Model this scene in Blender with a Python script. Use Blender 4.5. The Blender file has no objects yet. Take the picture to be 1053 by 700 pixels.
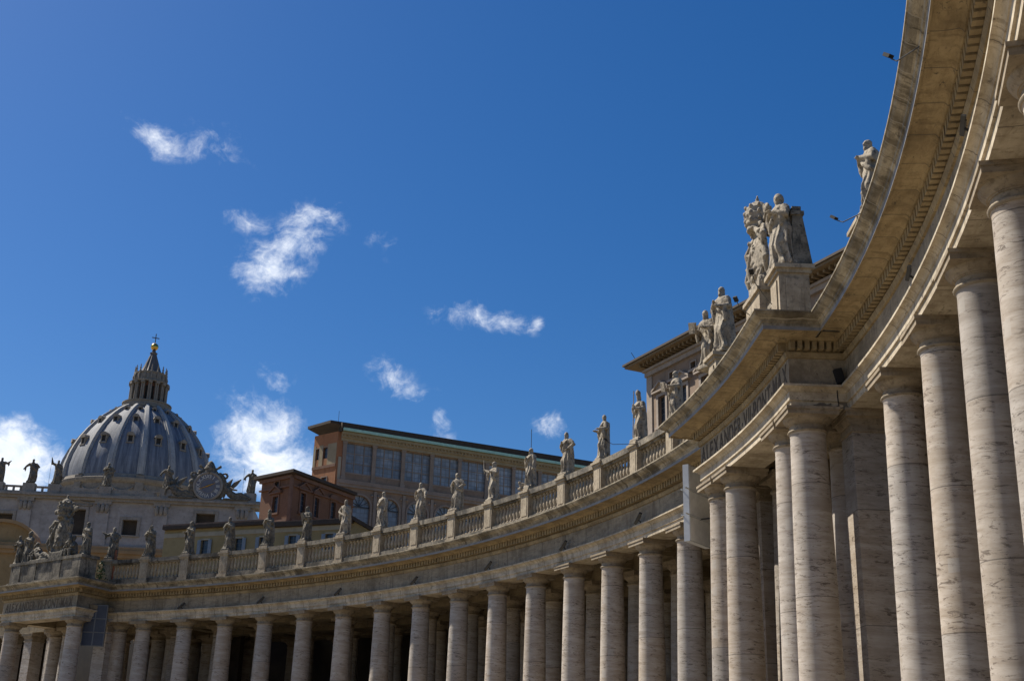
import bpy, bmesh, math, random
from math import sin, cos, pi, radians, hypot, atan2, sqrt
from mathutils import Vector, Matrix, noise as mnoise

# ------------------------------------------------------------------ scene
scene = bpy.context.scene
C = scene.collection
RR = 73.6313          # radius of the front column row
CZ = 2.1              # eye height over the piazza (standing on the steps)
DE = 0.0594867        # angular step between columns
A0 = 1.6805           # first column of the far wing
AR = 0.5230           # first column of the near wing
CAM = Vector((72.4523, 0.0, CZ))

cam = bpy.data.cameras.new('camera'); co = bpy.data.objects.new('camera', cam); C.objects.link(co)
cam.sensor_width = 36.0; cam.lens = 1265.6 * 36 / 1053; cam.clip_end = 5000; cam.clip_start = 0.05
r_ = Vector((0.8549, 0.5182, 0.0256)).normalized(); f_ = Vector((-0.4947, 0.7994, 0.3408)).normalized()
u_ = r_.cross(f_).normalized(); r_ = f_.cross(u_).normalized()
m3 = Matrix((r_, u_, -f_)).transposed()
co.matrix_world = Matrix.Translation(CAM) @ m3.to_4x4()
scene.camera = co

SUN_AZ = radians(182.75); SUN_EL = radians(51)
sun = bpy.data.lights.new('sun', 'SUN'); so = bpy.data.objects.new('sun', sun); C.objects.link(so)
sun.energy = 5.0; sun.angle = radians(0.53); sun.color = (1.0, 0.92, 0.79)
sd = Vector((cos(SUN_EL) * cos(SUN_AZ), cos(SUN_EL) * sin(SUN_AZ), sin(SUN_EL)))
so.rotation_euler = sd.to_track_quat('Z', 'Y').to_euler(); so.location = (0, 0, 150)

scene.view_settings.view_transform = 'Standard'; scene.view_settings.look = 'None'
scene.view_settings.gamma = 1; scene.view_settings.use_curve_mapping = False
scene.view_settings.exposure = 0.60

# ------------------------------------------------------------------ node helpers
class NT:
    def __init__(s, tree): s.t = tree
    def n(s, typ, **kw):
        nd = s.t.nodes.new(typ)
        for k, v in kw.items():
            if k.startswith('_'): setattr(nd, k[1:], v)
        return nd
    def link(s, a, b): s.t.links.new(a, b)
    def val(s, sock, v):
        if hasattr(v, 'links') or isinstance(v, bpy.types.NodeSocket): s.t.links.new(v, sock)
        else: sock.default_value = v
    def math(s, op, a, b=None, clamp=False):
        nd = s.t.nodes.new('ShaderNodeMath'); nd.operation = op; nd.use_clamp = clamp
        s.val(nd.inputs[0], a)
        if b is not None: s.val(nd.inputs[1], b)
        return nd.outputs[0]
    def vmath(s, op, a, b=None):
        nd = s.t.nodes.new('ShaderNodeVectorMath'); nd.operation = op
        s.val(nd.inputs[0], a)
        if b is not None: s.val(nd.inputs[1], b)
        return nd.outputs['Value'] if op == 'DOT_PRODUCT' else nd.outputs[0]
    def noise(s, vec, scale, detail=4, rough=0.55, dist=0.0):
        nd = s.t.nodes.new('ShaderNodeTexNoise'); s.link(vec, nd.inputs['Vector'])
        nd.inputs['Scale'].default_value = scale; nd.inputs['Detail'].default_value = detail
        nd.inputs['Roughness'].default_value = rough; nd.inputs['Distortion'].default_value = dist
        return nd.outputs['Fac']
    def smooth(s, v, a, b):
        nd = s.t.nodes.new('ShaderNodeMapRange'); nd.interpolation_type = 'SMOOTHSTEP'
        s.val(nd.inputs['Value'], v); nd.inputs['From Min'].default_value = a; nd.inputs['From Max'].default_value = b
        return nd.outputs['Result']
    def mix(s, f, a, b, blend='MIX'):
        nd = s.t.nodes.new('ShaderNodeMix'); nd.data_type = 'RGBA'; nd.blend_type = blend
        s.val(nd.inputs['Factor'], f)
        for sock, v in ((nd.inputs['A'], a), (nd.inputs['B'], b)):
            pass
        ia = [i for i in nd.inputs if i.type == 'RGBA']
        for sock, v in zip(ia, (a, b)):
            if isinstance(v, bpy.types.NodeSocket): s.link(v, sock)
            else: sock.default_value = (*v, 1) if len(v) == 3 else v
        return [o for o in nd.outputs if o.type == 'RGBA'][0]
    def scale(s, vec, sc):
        nd = s.t.nodes.new('ShaderNodeMapping'); s.link(vec, nd.inputs['Vector']); nd.inputs['Scale'].default_value = sc
        return nd.outputs[0]

# ------------------------------------------------------------------ world: sky + clouds
world = bpy.data.worlds.new('World'); scene.world = world; world.use_nodes = True
wt = world.node_tree; wt.nodes.clear(); W = NT(wt)
sky = wt.nodes.new('ShaderNodeTexSky'); sky.sky_type = 'NISHITA'; sky.sun_disc = False
sky.sun_elevation = SUN_EL; sky.sun_rotation = radians(-92.75)
sky.air_density = 1.0; sky.dust_density = 0.6; sky.ozone_density = 5.0; sky.altitude = 100
bg = wt.nodes.new('ShaderNodeBackground'); wo = wt.nodes.new('ShaderNodeOutputWorld')
tc = wt.nodes.new('ShaderNodeTexCoord'); D = W.vmath('NORMALIZE', tc.outputs['Generated'])
PXR = 1 / 1265.6
# direction, half width, half height (px of a 43 mm lens frame), tilt, density, softness
CLOUDS = [((-0.6801, 0.5690, 0.4622), 30, 17, -22, 0.95), ((-0.6531, 0.5988, 0.4636), 30, 22, 20, 0.40),
          ((-0.6400, 0.6658, 0.3835), 38, 30, 30, 1.25), ((-0.6078, 0.6757, 0.4171), 32, 20, 25, 0.95), ((-0.6250, 0.6700, 0.4000), 44, 24, 45, 1.1),
          ((-0.5125, 0.7799, 0.3593), 52, 15, -4, 0.82), ((-0.4768, 0.8050, 0.3531), 10, 10, 0, 0.8),
          ((-0.5814, 0.7520, 0.3106), 26, 14, -35, 0.62), ((-0.5677, 0.7679, 0.2967), 22, 16, -20, 0.62),
          ((-0.5492, 0.7883, 0.2776), 13, 17, 0, 0.8), ((-0.6676, 0.6995, 0.2551), 42, 44, 10, 1.7),
          ((-0.6590, 0.7161, 0.2303), 54, 34, 0, 2.2), ((-0.7944, 0.5680, 0.2151), 46, 40, 0, 2.6),
          ((-0.4784, 0.8343, 0.2740), 20, 12, -10, 0.8), ((-0.6466, 0.6391, 0.4164), 20, 12, 0, 0.5),
          ((-0.6519, 0.6962, 0.3005), 16, 16, 30, 0.55), ((-0.5692, 0.7126, 0.4101), 13, 13, 30, 0.45),
          ((-0.52, 0.82, 0.245), 40, 12, -10, 0.7)]
wn = wt.nodes.new('ShaderNodeTexNoise'); W.link(D, wn.inputs['Vector']); wn.inputs['Scale'].default_value = 22
wn.inputs['Detail'].default_value = 5
warp = W.vmath('SCALE', W.vmath('SUBTRACT', wn.outputs['Color'], (0.5, 0.5, 0.5))); warp.node.inputs['Scale'].default_value = 0.030
DW = W.vmath('ADD', D, warp)
n1 = W.noise(W.vmath('MULTIPLY', DW, (1, 1, 1.5)), 24, 12, 0.66, 0.5); n2 = W.noise(D, 85, 10, 0.65, 0.6)
nn = W.math('ADD', W.math('MULTIPLY', W.math('SUBTRACT', n1, 0.5), 3.4), W.math('MULTIPLY', W.math('SUBTRACT', n2, 0.5), 1.5))
total = None
for d, hw, hh, tilt, dens in CLOUDS:
    d = Vector(d).normalized(); ri = Vector((d.y, -d.x, 0)).normalized(); up = ri.cross(d)
    t = radians(tilt); a = ri * cos(t) + up * sin(t); b = -ri * sin(t) + up * cos(t)
    xa = W.vmath('DOT_PRODUCT', DW, tuple(a / (hw * PXR))); xb = W.vmath('DOT_PRODUCT', DW, tuple(b / (hh * PXR)))
    r2 = W.math('SQRT', W.math('ADD', W.math('MULTIPLY', xa, xa), W.math('MULTIPLY', xb, xb)))
    m = W.math('MULTIPLY', W.math('SUBTRACT', 1.25, r2), dens)
    m = W.math('MULTIPLY', W.math('MAXIMUM', m, -1.0), W.math('GREATER_THAN', W.vmath('DOT_PRODUCT', D, tuple(d)), 0.3))
    m = W.math('ADD', m, W.math('MULTIPLY', W.math('LESS_THAN', W.vmath('DOT_PRODUCT', D, tuple(d)), 0.3), -1.0))
    total = m if total is None else W.math('MAXIMUM', total, m)
mask = W.math('MULTIPLY', W.smooth(W.math('ADD', total, nn), 0.10, 2.1), 0.94)
mask = W.math('MULTIPLY', mask, W.smooth(total, -0.45, 0.55))
ccol = W.mix(W.smooth(W.math('ADD', n1, W.math('MULTIPLY', n2, 0.5)), 0.5, 0.95), (8.2, 9.4, 11.4), (11.8, 12.2, 12.8))
hs = wt.nodes.new('ShaderNodeHueSaturation'); hs.inputs['Saturation'].default_value = 1.32; hs.inputs['Hue'].default_value = 0.506; W.link(sky.outputs[0], hs.inputs['Color'])
W.link(W.mix(mask, hs.outputs[0], ccol), bg.inputs['Color']); bg.inputs['Strength'].default_value = 0.0625
W.link(bg.outputs[0], wo.inputs['Surface'])

# ------------------------------------------------------------------ materials
def new_mat(name):
    m = bpy.data.materials.new(name); m.use_nodes = True; m.node_tree.nodes.clear()
    N = NT(m.node_tree); p = N.n('ShaderNodeBsdfPrincipled'); o = N.n('ShaderNodeOutputMaterial')
    N.link(p.outputs[0], o.inputs['Surface']); return m, N, p
def bump(N, p, h, dist, strength=0.6):
    b = N.n('ShaderNodeBump'); b.inputs['Strength'].default_value = strength; b.inputs['Distance'].default_value = dist
    N.link(h, b.inputs['Height']); N.link(b.outputs[0], p.inputs['Normal'])

def mat_column():
    m, N, p = new_mat('travertine_shaft')
    t = N.n('ShaderNodeTexCoord'); oi = N.n('ShaderNodeObjectInfo')
    off = N.vmath('MULTIPLY', oi.outputs['Location'], (0.37, 0.53, 0.0))
    v = N.vmath('ADD', t.outputs['Object'], off)
    tiltv = N.n('ShaderNodeMapping'); N.link(v, tiltv.inputs['Vector'])
    tiltv.inputs['Rotation'].default_value = (0.06, 0.05, 0)
    v = tiltv.outputs[0]
    band = N.noise(N.scale(v, (0.35, 0.35, 2.2)), 1.5, 9, 0.72, 0.35)
    band2 = N.noise(N.scale(v, (0.9, 0.9, 7.0)), 1.6, 7, 0.7, 0.5)
    big = N.noise(v, 0.75, 5, 0.65)
    pit = N.noise(N.scale(v, (1.0, 1.0, 4.2)), 2.3, 8, 0.76, 0.9)
    gate = N.smooth(N.noise(v, 0.9, 4, 0.6), 0.38, 0.55)
    fine = N.noise(v, 28, 4, 0.6)
    col = N.mix(N.smooth(band, 0.30, 0.70), (0.300, 0.252, 0.203), (0.450, 0.402, 0.350))
    col = N.mix(N.math('MULTIPLY', N.smooth(band2, 0.50, 0.66), 0.5), col, (0.220, 0.172, 0.122))
    col = N.mix(N.math('MULTIPLY', N.smooth(big, 0.48, 0.68), 0.5), col, (0.275, 0.228, 0.175))
    col = N.mix(N.math('MULTIPLY', N.math('MULTIPLY', N.smooth(pit, 0.535, 0.60), gate), 0.82), col, (0.085, 0.06, 0.042))
    # drum joints about every 4.3 m
    sz = N.n('ShaderNodeSeparateXYZ'); N.link(t.outputs['Object'], sz.inputs[0])
    jz = N.math('ADD', sz.outputs['Z'], N.math('MULTIPLY', oi.outputs['Random'], 4.0))
    fr = N.math('FRACT', N.math('DIVIDE', jz, 3.7))
    joint = N.math('LESS_THAN', fr, 0.0075)
    dn = N.n('ShaderNodeTexWhiteNoise'); dn.noise_dimensions = '2D'; dc = N.n('ShaderNodeCombineXYZ')
    N.link(N.math('FLOOR', N.math('DIVIDE', jz, 3.7)), dc.inputs[0]); N.link(oi.outputs['Random'], dc.inputs[1]); N.link(dc.outputs[0], dn.inputs['Vector'])
    hd = N.n('ShaderNodeHueSaturation'); N.link(col, hd.inputs['Color'])
    N.link(N.math('ADD', N.math('MULTIPLY', dn.outputs['Value'], 0.22), 0.89), hd.inputs['Value']); N.link(N.math('ADD', N.math('MULTIPLY', dn.outputs['Value'], 0.5), 0.75), hd.inputs['Saturation'])
    # paler rectangular repairs let into the shaft
    ang_ = N.math('ARCTAN2', sz.outputs['Y'], sz.outputs['X'])
    gx_, gz_ = N.math('DIVIDE', ang_, 0.62), N.math('DIVIDE', jz, 0.55)
    pc = N.n('ShaderNodeCombineXYZ'); N.link(N.math('FLOOR', gx_), pc.inputs[0]); N.link(N.math('FLOOR', gz_), pc.inputs[1]); N.link(oi.outputs['Random'], pc.inputs[2])
    pw = N.n('ShaderNodeTexWhiteNoise'); N.link(pc.outputs[0], pw.inputs['Vector'])
    inx = N.math('LESS_THAN', N.math('ABSOLUTE', N.math('SUBTRACT', N.math('FRACT', gx_), 0.5)), 0.36); inz = N.math('LESS_THAN', N.math('ABSOLUTE', N.math('SUBTRACT', N.math('FRACT', gz_), 0.5)), 0.33)
    pm = N.math('MULTIPLY', N.math('MULTIPLY', inx, inz), N.math('LESS_THAN', pw.outputs['Value'], 0.035))
    col = N.mix(N.math('MULTIPLY', pm, 0.55), hd.outputs[0], (0.40, 0.37, 0.33))
    col = N.mix(N.math('MULTIPLY', joint, 0.7), col, (0.075, 0.06, 0.048))
    # slight tone change from shaft to shaft
    hv = N.n('ShaderNodeHueSaturation'); N.link(col, hv.inputs['Color'])
    N.link(N.math('ADD', N.math('MULTIPLY', oi.outputs['Random'], 0.26), 0.87), hv.inputs['Value'])
    N.link(hv.outputs[0], p.inputs['Base Color']); p.inputs['Roughness'].default_value = 0.72
    hgt = N.math('SUBTRACT', N.math('ADD', N.math('MULTIPLY', fine, 0.25), N.math('MULTIPLY', band2, 0.35)), N.smooth(pit, 0.6, 0.69))
    bump(N, p, hgt, 0.02, 0.5)
    return m

def polar_vec(N):
    g = N.n('ShaderNodeTexCoord'); s = N.n('ShaderNodeSeparateXYZ'); N.link(g.outputs['Object'], s.inputs[0])
    an = N.math('MULTIPLY', N.math('ARCTAN2', s.outputs['Y'], s.outputs['X']), RR)
    rad = N.math('SQRT', N.math('ADD', N.math('MULTIPLY', s.outputs['X'], s.outputs['X']), N.math('MULTIPLY', s.outputs['Y'], s.outputs['Y'])))
    c = N.n('ShaderNodeCombineXYZ'); N.link(an, c.inputs[0]); N.link(s.outputs['Z'], c.inputs[1]); N.link(rad, c.inputs[2])
    return c.outputs[0], an, s.outputs['Z'], rad

KS = 0.76   # weathered stone is darker than fresh travertine
WARM = (1.00, 0.97, 0.90)
def dk(c, k=None): return tuple(x * (k or KS) * (1 if k else w) for x, w in zip(c, WARM))
def mat_entab(name, c1, c2, stain, stain_amt, joint=2.1, rough=0.8, bvar=0.16, jcol=(0.06, 0.05, 0.04), rows=0.0):
    c1, c2, stain = dk(c1), dk(c2), dk(stain)
    m, N, p = new_mat(name)
    v, an, z, rad = polar_vec(N)
    wob = N.math('MULTIPLY', N.math('SUBTRACT', N.noise(v, 0.9, 3), 0.5), 0.25)
    aj = N.math('DIVIDE', N.math('ADD', an, wob), joint)
    cb = N.n('ShaderNodeCombineXYZ'); N.link(N.math('FLOOR', aj), cb.inputs[0])
    if rows: N.link(N.math('FLOOR', N.math('DIVIDE', z, rows)), cb.inputs[1])
    wn_ = N.n('ShaderNodeTexWhiteNoise'); wn_.noise_dimensions = '3D'; N.link(cb.outputs[0], wn_.inputs['Vector'])
    big = N.noise(v, 0.55, 6, 0.65); med = N.noise(N.scale(v, (0.7, 2.0, 2.0)), 1.9, 9, 0.74, 0.5); fine = N.noise(v, 16, 5, 0.6)
    drip = N.noise(N.scale(v, (1.2, 0.12, 0.35)), 2.8, 7, 0.7)
    col = N.mix(N.smooth(med, 0.34, 0.64), c1, c2)
    col = N.mix(N.math('MULTIPLY', N.smooth(big, 0.44, 0.66), stain_amt), col, stain)
    col = N.mix(N.math('MULTIPLY', N.smooth(drip, 0.50, 0.66), stain_amt), col, stain)
    spots = N.math('MULTIPLY', N.smooth(N.noise(N.scale(v, (1.2, 3.0, 3.0)), 2.6, 9, 0.78, 0.7), 0.55, 0.63), N.smooth(N.noise(v, 0.8, 4, 0.6), 0.40, 0.60))
    col = N.mix(N.math('MULTIPLY', spots, 0.8), col, (0.045, 0.036, 0.028))
    hv = N.n('ShaderNodeHueSaturation'); N.link(col, hv.inputs['Color'])
    N.link(N.math('ADD', N.math('MULTIPLY', wn_.outputs['Value'], bvar), 1 - bvar * 0.5), hv.inputs['Value'])
    fr = N.math('FRACT', aj)
    col = N.mix(N.math('MULTIPLY', N.math('LESS_THAN', fr, 0.035 / joint), 0.75), hv.outputs[0], jcol)
    N.link(col, p.inputs['Base Color']); p.inputs['Roughness'].default_value = rough
    bump(N, p, N.math('ADD', N.math('MULTIPLY', fine, 0.3), N.math('MULTIPLY', med, 0.7)), 0.03, 0.6)
    return m

def mat_stone(name, c1, c2, dark, amt, sc=1.0, rough=0.85, bd=0.02, zs=1.0):
    kk = 0.70
    if name.split('_')[0] in ('capital', 'baluster', 'statue', 'sooty', 'travertine', 'stone', 'ochre', 'yellow'): c1, c2, dark = [tuple(x * w * 1.08 for x, w in zip(c, WARM)) for c in (c1, c2, dark)]
    c1, c2, dark = dk(c1, kk), dk(c2, kk), dk(dark, kk)
    m, N, p = new_mat(name)
    t = N.n('ShaderNodeTexCoord'); oi = N.n('ShaderNodeObjectInfo')
    v = N.vmath('ADD', t.outputs['Object'], N.vmath('MULTIPLY', oi.outputs['Location'], (0.31, 0.47, 0.1)))
    a = N.noise(N.scale(v, (1, 1, zs)), 1.3 * sc, 7, 0.65, 0.2); b = N.noise(v, 4.5 * sc, 7, 0.7, 0.4); f = N.noise(v, 24 * sc, 4, 0.6)
    dr = N.noise(N.scale(v, (1, 1, 0.2)), 3.2 * sc, 6, 0.65)
    col = N.mix(N.smooth(a, 0.32, 0.68), c1, c2)
    col = N.mix(N.math('MULTIPLY', N.smooth(b, 0.50, 0.68), amt), col, dark)
    col = N.mix(N.math('MULTIPLY', N.smooth(dr, 0.52, 0.70), amt * 0.7), col, dark)
    N.link(col, p.inputs['Base Color']); p.inputs['Roughness'].default_value = rough
    bump(N, p, N.math('ADD', N.math('MULTIPLY', f, 0.4), b), bd, 0.5)
    return m

def mat_plain(name, c, rough=0.6, metal=0.0, var=0.25, sc=2.0):
    m, N, p = new_mat(name)
    t = N.n('ShaderNodeTexCoord'); a = N.noise(t.outputs['Object'], sc, 6, 0.65)
    N.link(N.mix(N.smooth(a, 0.3, 0.7), tuple(x * (1 - var) for x in c), tuple(min(1, x * (1 + var * .6)) for x in c)), p.inputs['Base Color'])
    p.inputs['Roughness'].default_value = rough; p.inputs['Metallic'].default_value = metal
    return m

def mat_glass_grid(name, c, gx, gz, line):
    # leaded / barred panes: thin bars over dark reflecting glass (object X along the wall, Z up)
    m, N, p = new_mat(name)
    t = N.n('ShaderNodeTexCoord'); s = N.n('ShaderNodeSeparateXYZ'); N.link(t.outputs['Object'], s.inputs[0])
    fx = N.math('FRACT', N.math('DIVIDE', s.outputs['X'], gx)); fz = N.math('FRACT', N.math('DIVIDE', s.outputs['Z'], gz))
    bars = N.math('MAXIMUM', N.math('LESS_THAN', fx, 0.12), N.math('LESS_THAN', fz, 0.12))
    cell = N.n('ShaderNodeCombineXYZ'); N.link(N.math('FLOOR', N.math('DIVIDE', s.outputs['X'], gx)), cell.inputs[0]); N.link(N.math('FLOOR', N.math('DIVIDE', s.outputs['Z'], gz)), cell.inputs[1])
    wn_ = N.n('ShaderNodeTexWhiteNoise'); N.link(cell.outputs[0], wn_.inputs['Vector'])
    oi = N.n('ShaderNodeObjectInfo'); big = N.noise(N.vmath('ADD', t.outputs['Object'], (3.0, 1.0, 7.0)), 0.45, 5, 0.6)
    g = N.mix(N.smooth(big, 0.38, 0.66), tuple(x * 0.85 for x in c), tuple(min(1, x * 1.25) for x in c))
    hv = N.n('ShaderNodeHueSaturation'); N.link(g, hv.inputs['Color']); N.link(N.math('MULTIPLY', N.math('ADD', N.math('MULTIPLY', wn_.outputs['Value'], 0.35), 0.82), N.math('ADD', N.math('MULTIPLY', oi.outputs['Random'], 0.5), 0.75)), hv.inputs['Value'])
    col = N.mix(N.math('MULTIPLY', bars, 0.75), hv.outputs[0], line)
    N.link(col, p.inputs['Base Color'])
    N.link(N.math('ADD', N.math('MULTIPLY', bars, 0.4), 0.22), p.inputs['Roughness'])
    p.inputs['Specular IOR Level'].default_value = 0.5
    return m

def mat_brick(name, c1, c2, mort, bw=0.3, bh=0.075):
    c1, c2, mort = dk(c1, 0.75), dk(c2, 0.75), dk(mort, 0.75)
    m, N, p = new_mat(name)
    t = N.n('ShaderNodeTexCoord'); s = N.n('ShaderNodeSeparateXYZ'); N.link(t.outputs['Object'], s.inputs[0])
    cb = N.n('ShaderNodeCombineXYZ'); N.link(N.math('ADD', s.outputs['X'], s.outputs['Y']), cb.inputs[0]); N.link(s.outputs['Z'], cb.inputs[1])
    bk = N.n('ShaderNodeTexBrick'); N.link(cb.outputs[0], bk.inputs['Vector'])
    bk.inputs['Scale'].default_value = 1; bk.inputs['Brick Width'].default_value = bw; bk.inputs['Row Height'].default_value = bh
    bk.inputs['Mortar Size'].default_value = 0.008
    for k, c in (('Color1', c1), ('Color2', c2), ('Mortar', mort)): bk.inputs[k].default_value = (*c, 1)
    big = N.noise(t.outputs['Object'], 0.45, 7, 0.65); d2 = N.noise(N.scale(t.outputs['Object'], (1, 1, 0.2)), 1.4, 6, 0.65)
    col = N.mix(N.math('MULTIPLY', N.smooth(big, 0.4, 0.7), 0.5), bk.outputs['Color'], tuple(x * 0.55 for x in c1))
    col = N.mix(N.math('MULTIPLY', N.smooth(d2, 0.5, 0.72), 0.5), col, tuple(x * 0.5 for x in c2))
    N.link(col, p.inputs['Base Color']); p.inputs['Roughness'].default_value = 0.9
    return m

def mat_lead():
    m, N, p = new_mat('lead_sheet')
    t = N.n('ShaderNodeTexCoord'); s = N.n('ShaderNodeSeparateXYZ'); N.link(t.outputs['Object'], s.inputs[0])
    an = N.math('ARCTAN2', s.outputs['Y'], s.outputs['X'])
    c = N.n('ShaderNodeCombineXYZ'); N.link(N.math('MULTIPLY', an, 23), c.inputs[0]); N.link(s.outputs['Z'], c.inputs[1])
    st = N.noise(N.scale(c.outputs[0], (1.0, 0.09, 1)), 0.9, 7, 0.7); b = N.noise(t.outputs['Object'], 0.25, 5, 0.6)
    seam = N.math('LESS_THAN', N.math('FRACT', N.math('MULTIPLY', an, 16 * 9 / (2 * pi))), 0.10)
    seamz = N.math('LESS_THAN', N.math('FRACT', N.math('DIVIDE', s.outputs['Z'], 1.5)), 0.06)
    col = N.mix(N.smooth(st, 0.34, 0.66), (0.075, 0.085, 0.11), (0.215, 0.23, 0.26))
    col = N.mix(N.math('MULTIPLY', N.smooth(b, 0.45, 0.7), 0.4), col, (0.13, 0.15, 0.18))
    col = N.mix(N.math('MULTIPLY', N.math('MAXIMUM', seam, seamz), 0.35), col, (0.07, 0.08, 0.10))
    N.link(col, p.inputs['Base Color']); p.inputs['Roughness'].default_value = 0.75
    bump(N, p, seam, 0.08, 0.6)
    return m

M = {}
M['shaft'] = mat_column()
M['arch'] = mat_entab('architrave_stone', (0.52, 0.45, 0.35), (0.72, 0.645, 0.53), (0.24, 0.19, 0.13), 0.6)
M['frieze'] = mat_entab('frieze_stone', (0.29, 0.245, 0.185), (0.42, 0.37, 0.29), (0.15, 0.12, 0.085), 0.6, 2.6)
M['cornice'] = mat_entab('cornice_stone', (0.31, 0.235, 0.13), (0.46, 0.365, 0.22), (0.14, 0.10, 0.052), 0.55, 1.45)  # yellow of light bounced off the ground is put into this base colour
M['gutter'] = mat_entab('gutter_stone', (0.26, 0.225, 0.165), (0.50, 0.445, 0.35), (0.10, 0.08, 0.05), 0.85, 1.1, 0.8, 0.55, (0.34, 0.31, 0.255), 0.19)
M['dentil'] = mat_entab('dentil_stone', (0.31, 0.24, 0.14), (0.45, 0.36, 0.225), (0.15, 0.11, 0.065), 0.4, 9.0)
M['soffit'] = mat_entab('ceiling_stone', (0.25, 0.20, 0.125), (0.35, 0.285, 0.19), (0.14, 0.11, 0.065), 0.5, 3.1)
M['lead_drip'] = mat_plain('lead_flashing', (0.21, 0.21, 0.215), 0.6)
M['capital'] = mat_stone('capital_stone', (0.29, 0.235, 0.17), (0.43, 0.365, 0.28), (0.12, 0.092, 0.062), 0.6, 1.2, zs=2.5)
M['base'] = M['capital']
M['baluster'] = mat_stone('baluster_stone', (0.36, 0.30, 0.225), (0.53, 0.46, 0.36), (0.10, 0.08, 0.06), 0.6, 1.6)
M['rail'] = mat_entab('rail_stone', (0.17, 0.15, 0.12), (0.36, 0.32, 0.26), (0.045, 0.04, 0.032), 0.95, 2.2)
M['statue'] = mat_stone('statue_stone', (0.29, 0.25, 0.20), (0.48, 0.43, 0.355), (0.055, 0.046, 0.036), 0.95, 1.7, bd=0.03)
M['statue_dark'] = mat_stone('sooty_statue_stone', (0.11, 0.10, 0.08), (0.28, 0.25, 0.205), (0.03, 0.027, 0.022), 0.95, 2.0, bd=0.03)
M['ink'] = mat_plain('cut_letter_shadow_paint', (0.075, 0.062, 0.048), 0.9)
M['ink2'] = mat_plain('faded_letter_paint', (0.12, 0.095, 0.07), 0.9)
M['black'] = mat_plain('black_metal', (0.012, 0.012, 0.013), 0.85)
M['iron'] = mat_plain('dark_iron', (0.04, 0.042, 0.045), 0.5)
M['white_case'] = mat_plain('pale_grey_casing', (0.50, 0.53, 0.56), 0.45, var=0.08)
M['grey_case'] = mat_plain('grey_back_sheet', (0.72, 0.74, 0.75), 0.5, var=0.12)
M['grey_frame'] = mat_plain('dull_grey_frame', (0.16, 0.17, 0.18), 0.6, var=0.1)
M['screen'] = mat_plain('dark_led_panel', (0.05, 0.06, 0.085), 0.6, var=0.15)
M['ground'] = mat_stone('stone_setts', (0.20, 0.172, 0.13), (0.30, 0.262, 0.205), (0.14, 0.12, 0.092), 0.4, 0.6)
M['basalt'] = mat_stone('basalt_paving', (0.05, 0.047, 0.043), (0.085, 0.08, 0.072), (0.035, 0.033, 0.03), 0.4, 0.8)
M['step'] = mat_stone('travertine_step', (0.24, 0.20, 0.15), (0.32, 0.27, 0.21), (0.15, 0.12, 0.09), 0.4, 0.8)
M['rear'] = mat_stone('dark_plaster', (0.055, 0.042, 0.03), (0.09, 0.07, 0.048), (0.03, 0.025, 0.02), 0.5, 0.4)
M['facade'] = mat_stone('facade_travertine', (0.40, 0.37, 0.345), (0.52, 0.485, 0.455), (0.24, 0.215, 0.19), 0.45, 0.35, zs=1.6)
M['facade_trim'] = mat_stone('facade_trim_travertine', (0.33, 0.295, 0.25), (0.44, 0.40, 0.345), (0.15, 0.13, 0.105), 0.55, 0.5)
M['lead'] = mat_lead()
M['rib'] = mat_stone('rib_lead', (0.40, 0.40, 0.40), (0.54, 0.535, 0.52), (0.15, 0.16, 0.17), 0.4, 0.5, zs=0.3)
M['dome_stone'] = mat_stone('dome_travertine', (0.27, 0.235, 0.19), (0.38, 0.335, 0.28), (0.12, 0.10, 0.08), 0.5, 0.5)
M['lantern'] = mat_stone('lantern_travertine', (0.27, 0.235, 0.19), (0.36, 0.32, 0.265), (0.13, 0.11, 0.09), 0.5, 0.9)
M['red_recess'] = mat_plain('reddish_plaster', (0.22, 0.095, 0.06), 0.9)
M['spire'] = mat_plain('spire_lead', (0.11, 0.10, 0.095), 0.6)
M['gold'] = mat_plain('gilt_bronze', (0.62, 0.40, 0.09), 0.28, 1.0, 0.2)
M['dark'] = mat_plain('dark_opening', (0.02, 0.018, 0.016), 0.8)
M['ochre'] = mat_stone('ochre_plaster', (0.36, 0.25, 0.12), (0.44, 0.31, 0.16), (0.23, 0.15, 0.075), 0.4, 0.3)
M['ochre_trim'] = mat_stone('orange_plaster', (0.42, 0.26, 0.12), (0.50, 0.33, 0.17), (0.28, 0.17, 0.08), 0.4, 0.3)
M['yellow'] = mat_stone('yellow_plaster', (0.34, 0.26, 0.125), (0.41, 0.325, 0.17), (0.24, 0.18, 0.085), 0.4, 0.3)
M['cream'] = mat_stone('cream_plaster', (0.46, 0.40, 0.29), (0.54, 0.47, 0.35), (0.3, 0.25, 0.17), 0.4, 0.4)
M['brick'] = mat_brick('red_brick', (0.52, 0.225, 0.095), (0.44, 0.175, 0.07), (0.36, 0.21, 0.12))
M['brick_dark'] = mat_brick('old_red_brick', (0.285, 0.140, 0.075), (0.235, 0.11, 0.056), (0.19, 0.105, 0.062))
M['brick_trim'] = mat_stone('weathered_red_stone', (0.22, 0.115, 0.07), (0.28, 0.155, 0.10), (0.13, 0.065, 0.04), 0.4, 0.5)
M['palace'] = mat_brick('pinkish_brick', (0.37, 0.265, 0.185), (0.33, 0.23, 0.16), (0.34, 0.255, 0.185), 0.3, 0.08)
M['palace_trim'] = mat_stone('pale_window_stone', (0.41, 0.335, 0.27), (0.50, 0.42, 0.35), (0.27, 0.21, 0.16), 0.4, 0.6)
M['loggia'] = mat_stone('loggia_plaster', (0.32, 0.22, 0.15), (0.40, 0.285, 0.20), (0.18, 0.13, 0.095), 0.45, 0.35)
M['loggia_trim'] = mat_stone('loggia_stone', (0.34, 0.265, 0.205), (0.42, 0.335, 0.27), (0.2, 0.15, 0.115), 0.4, 0.5)
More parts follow.
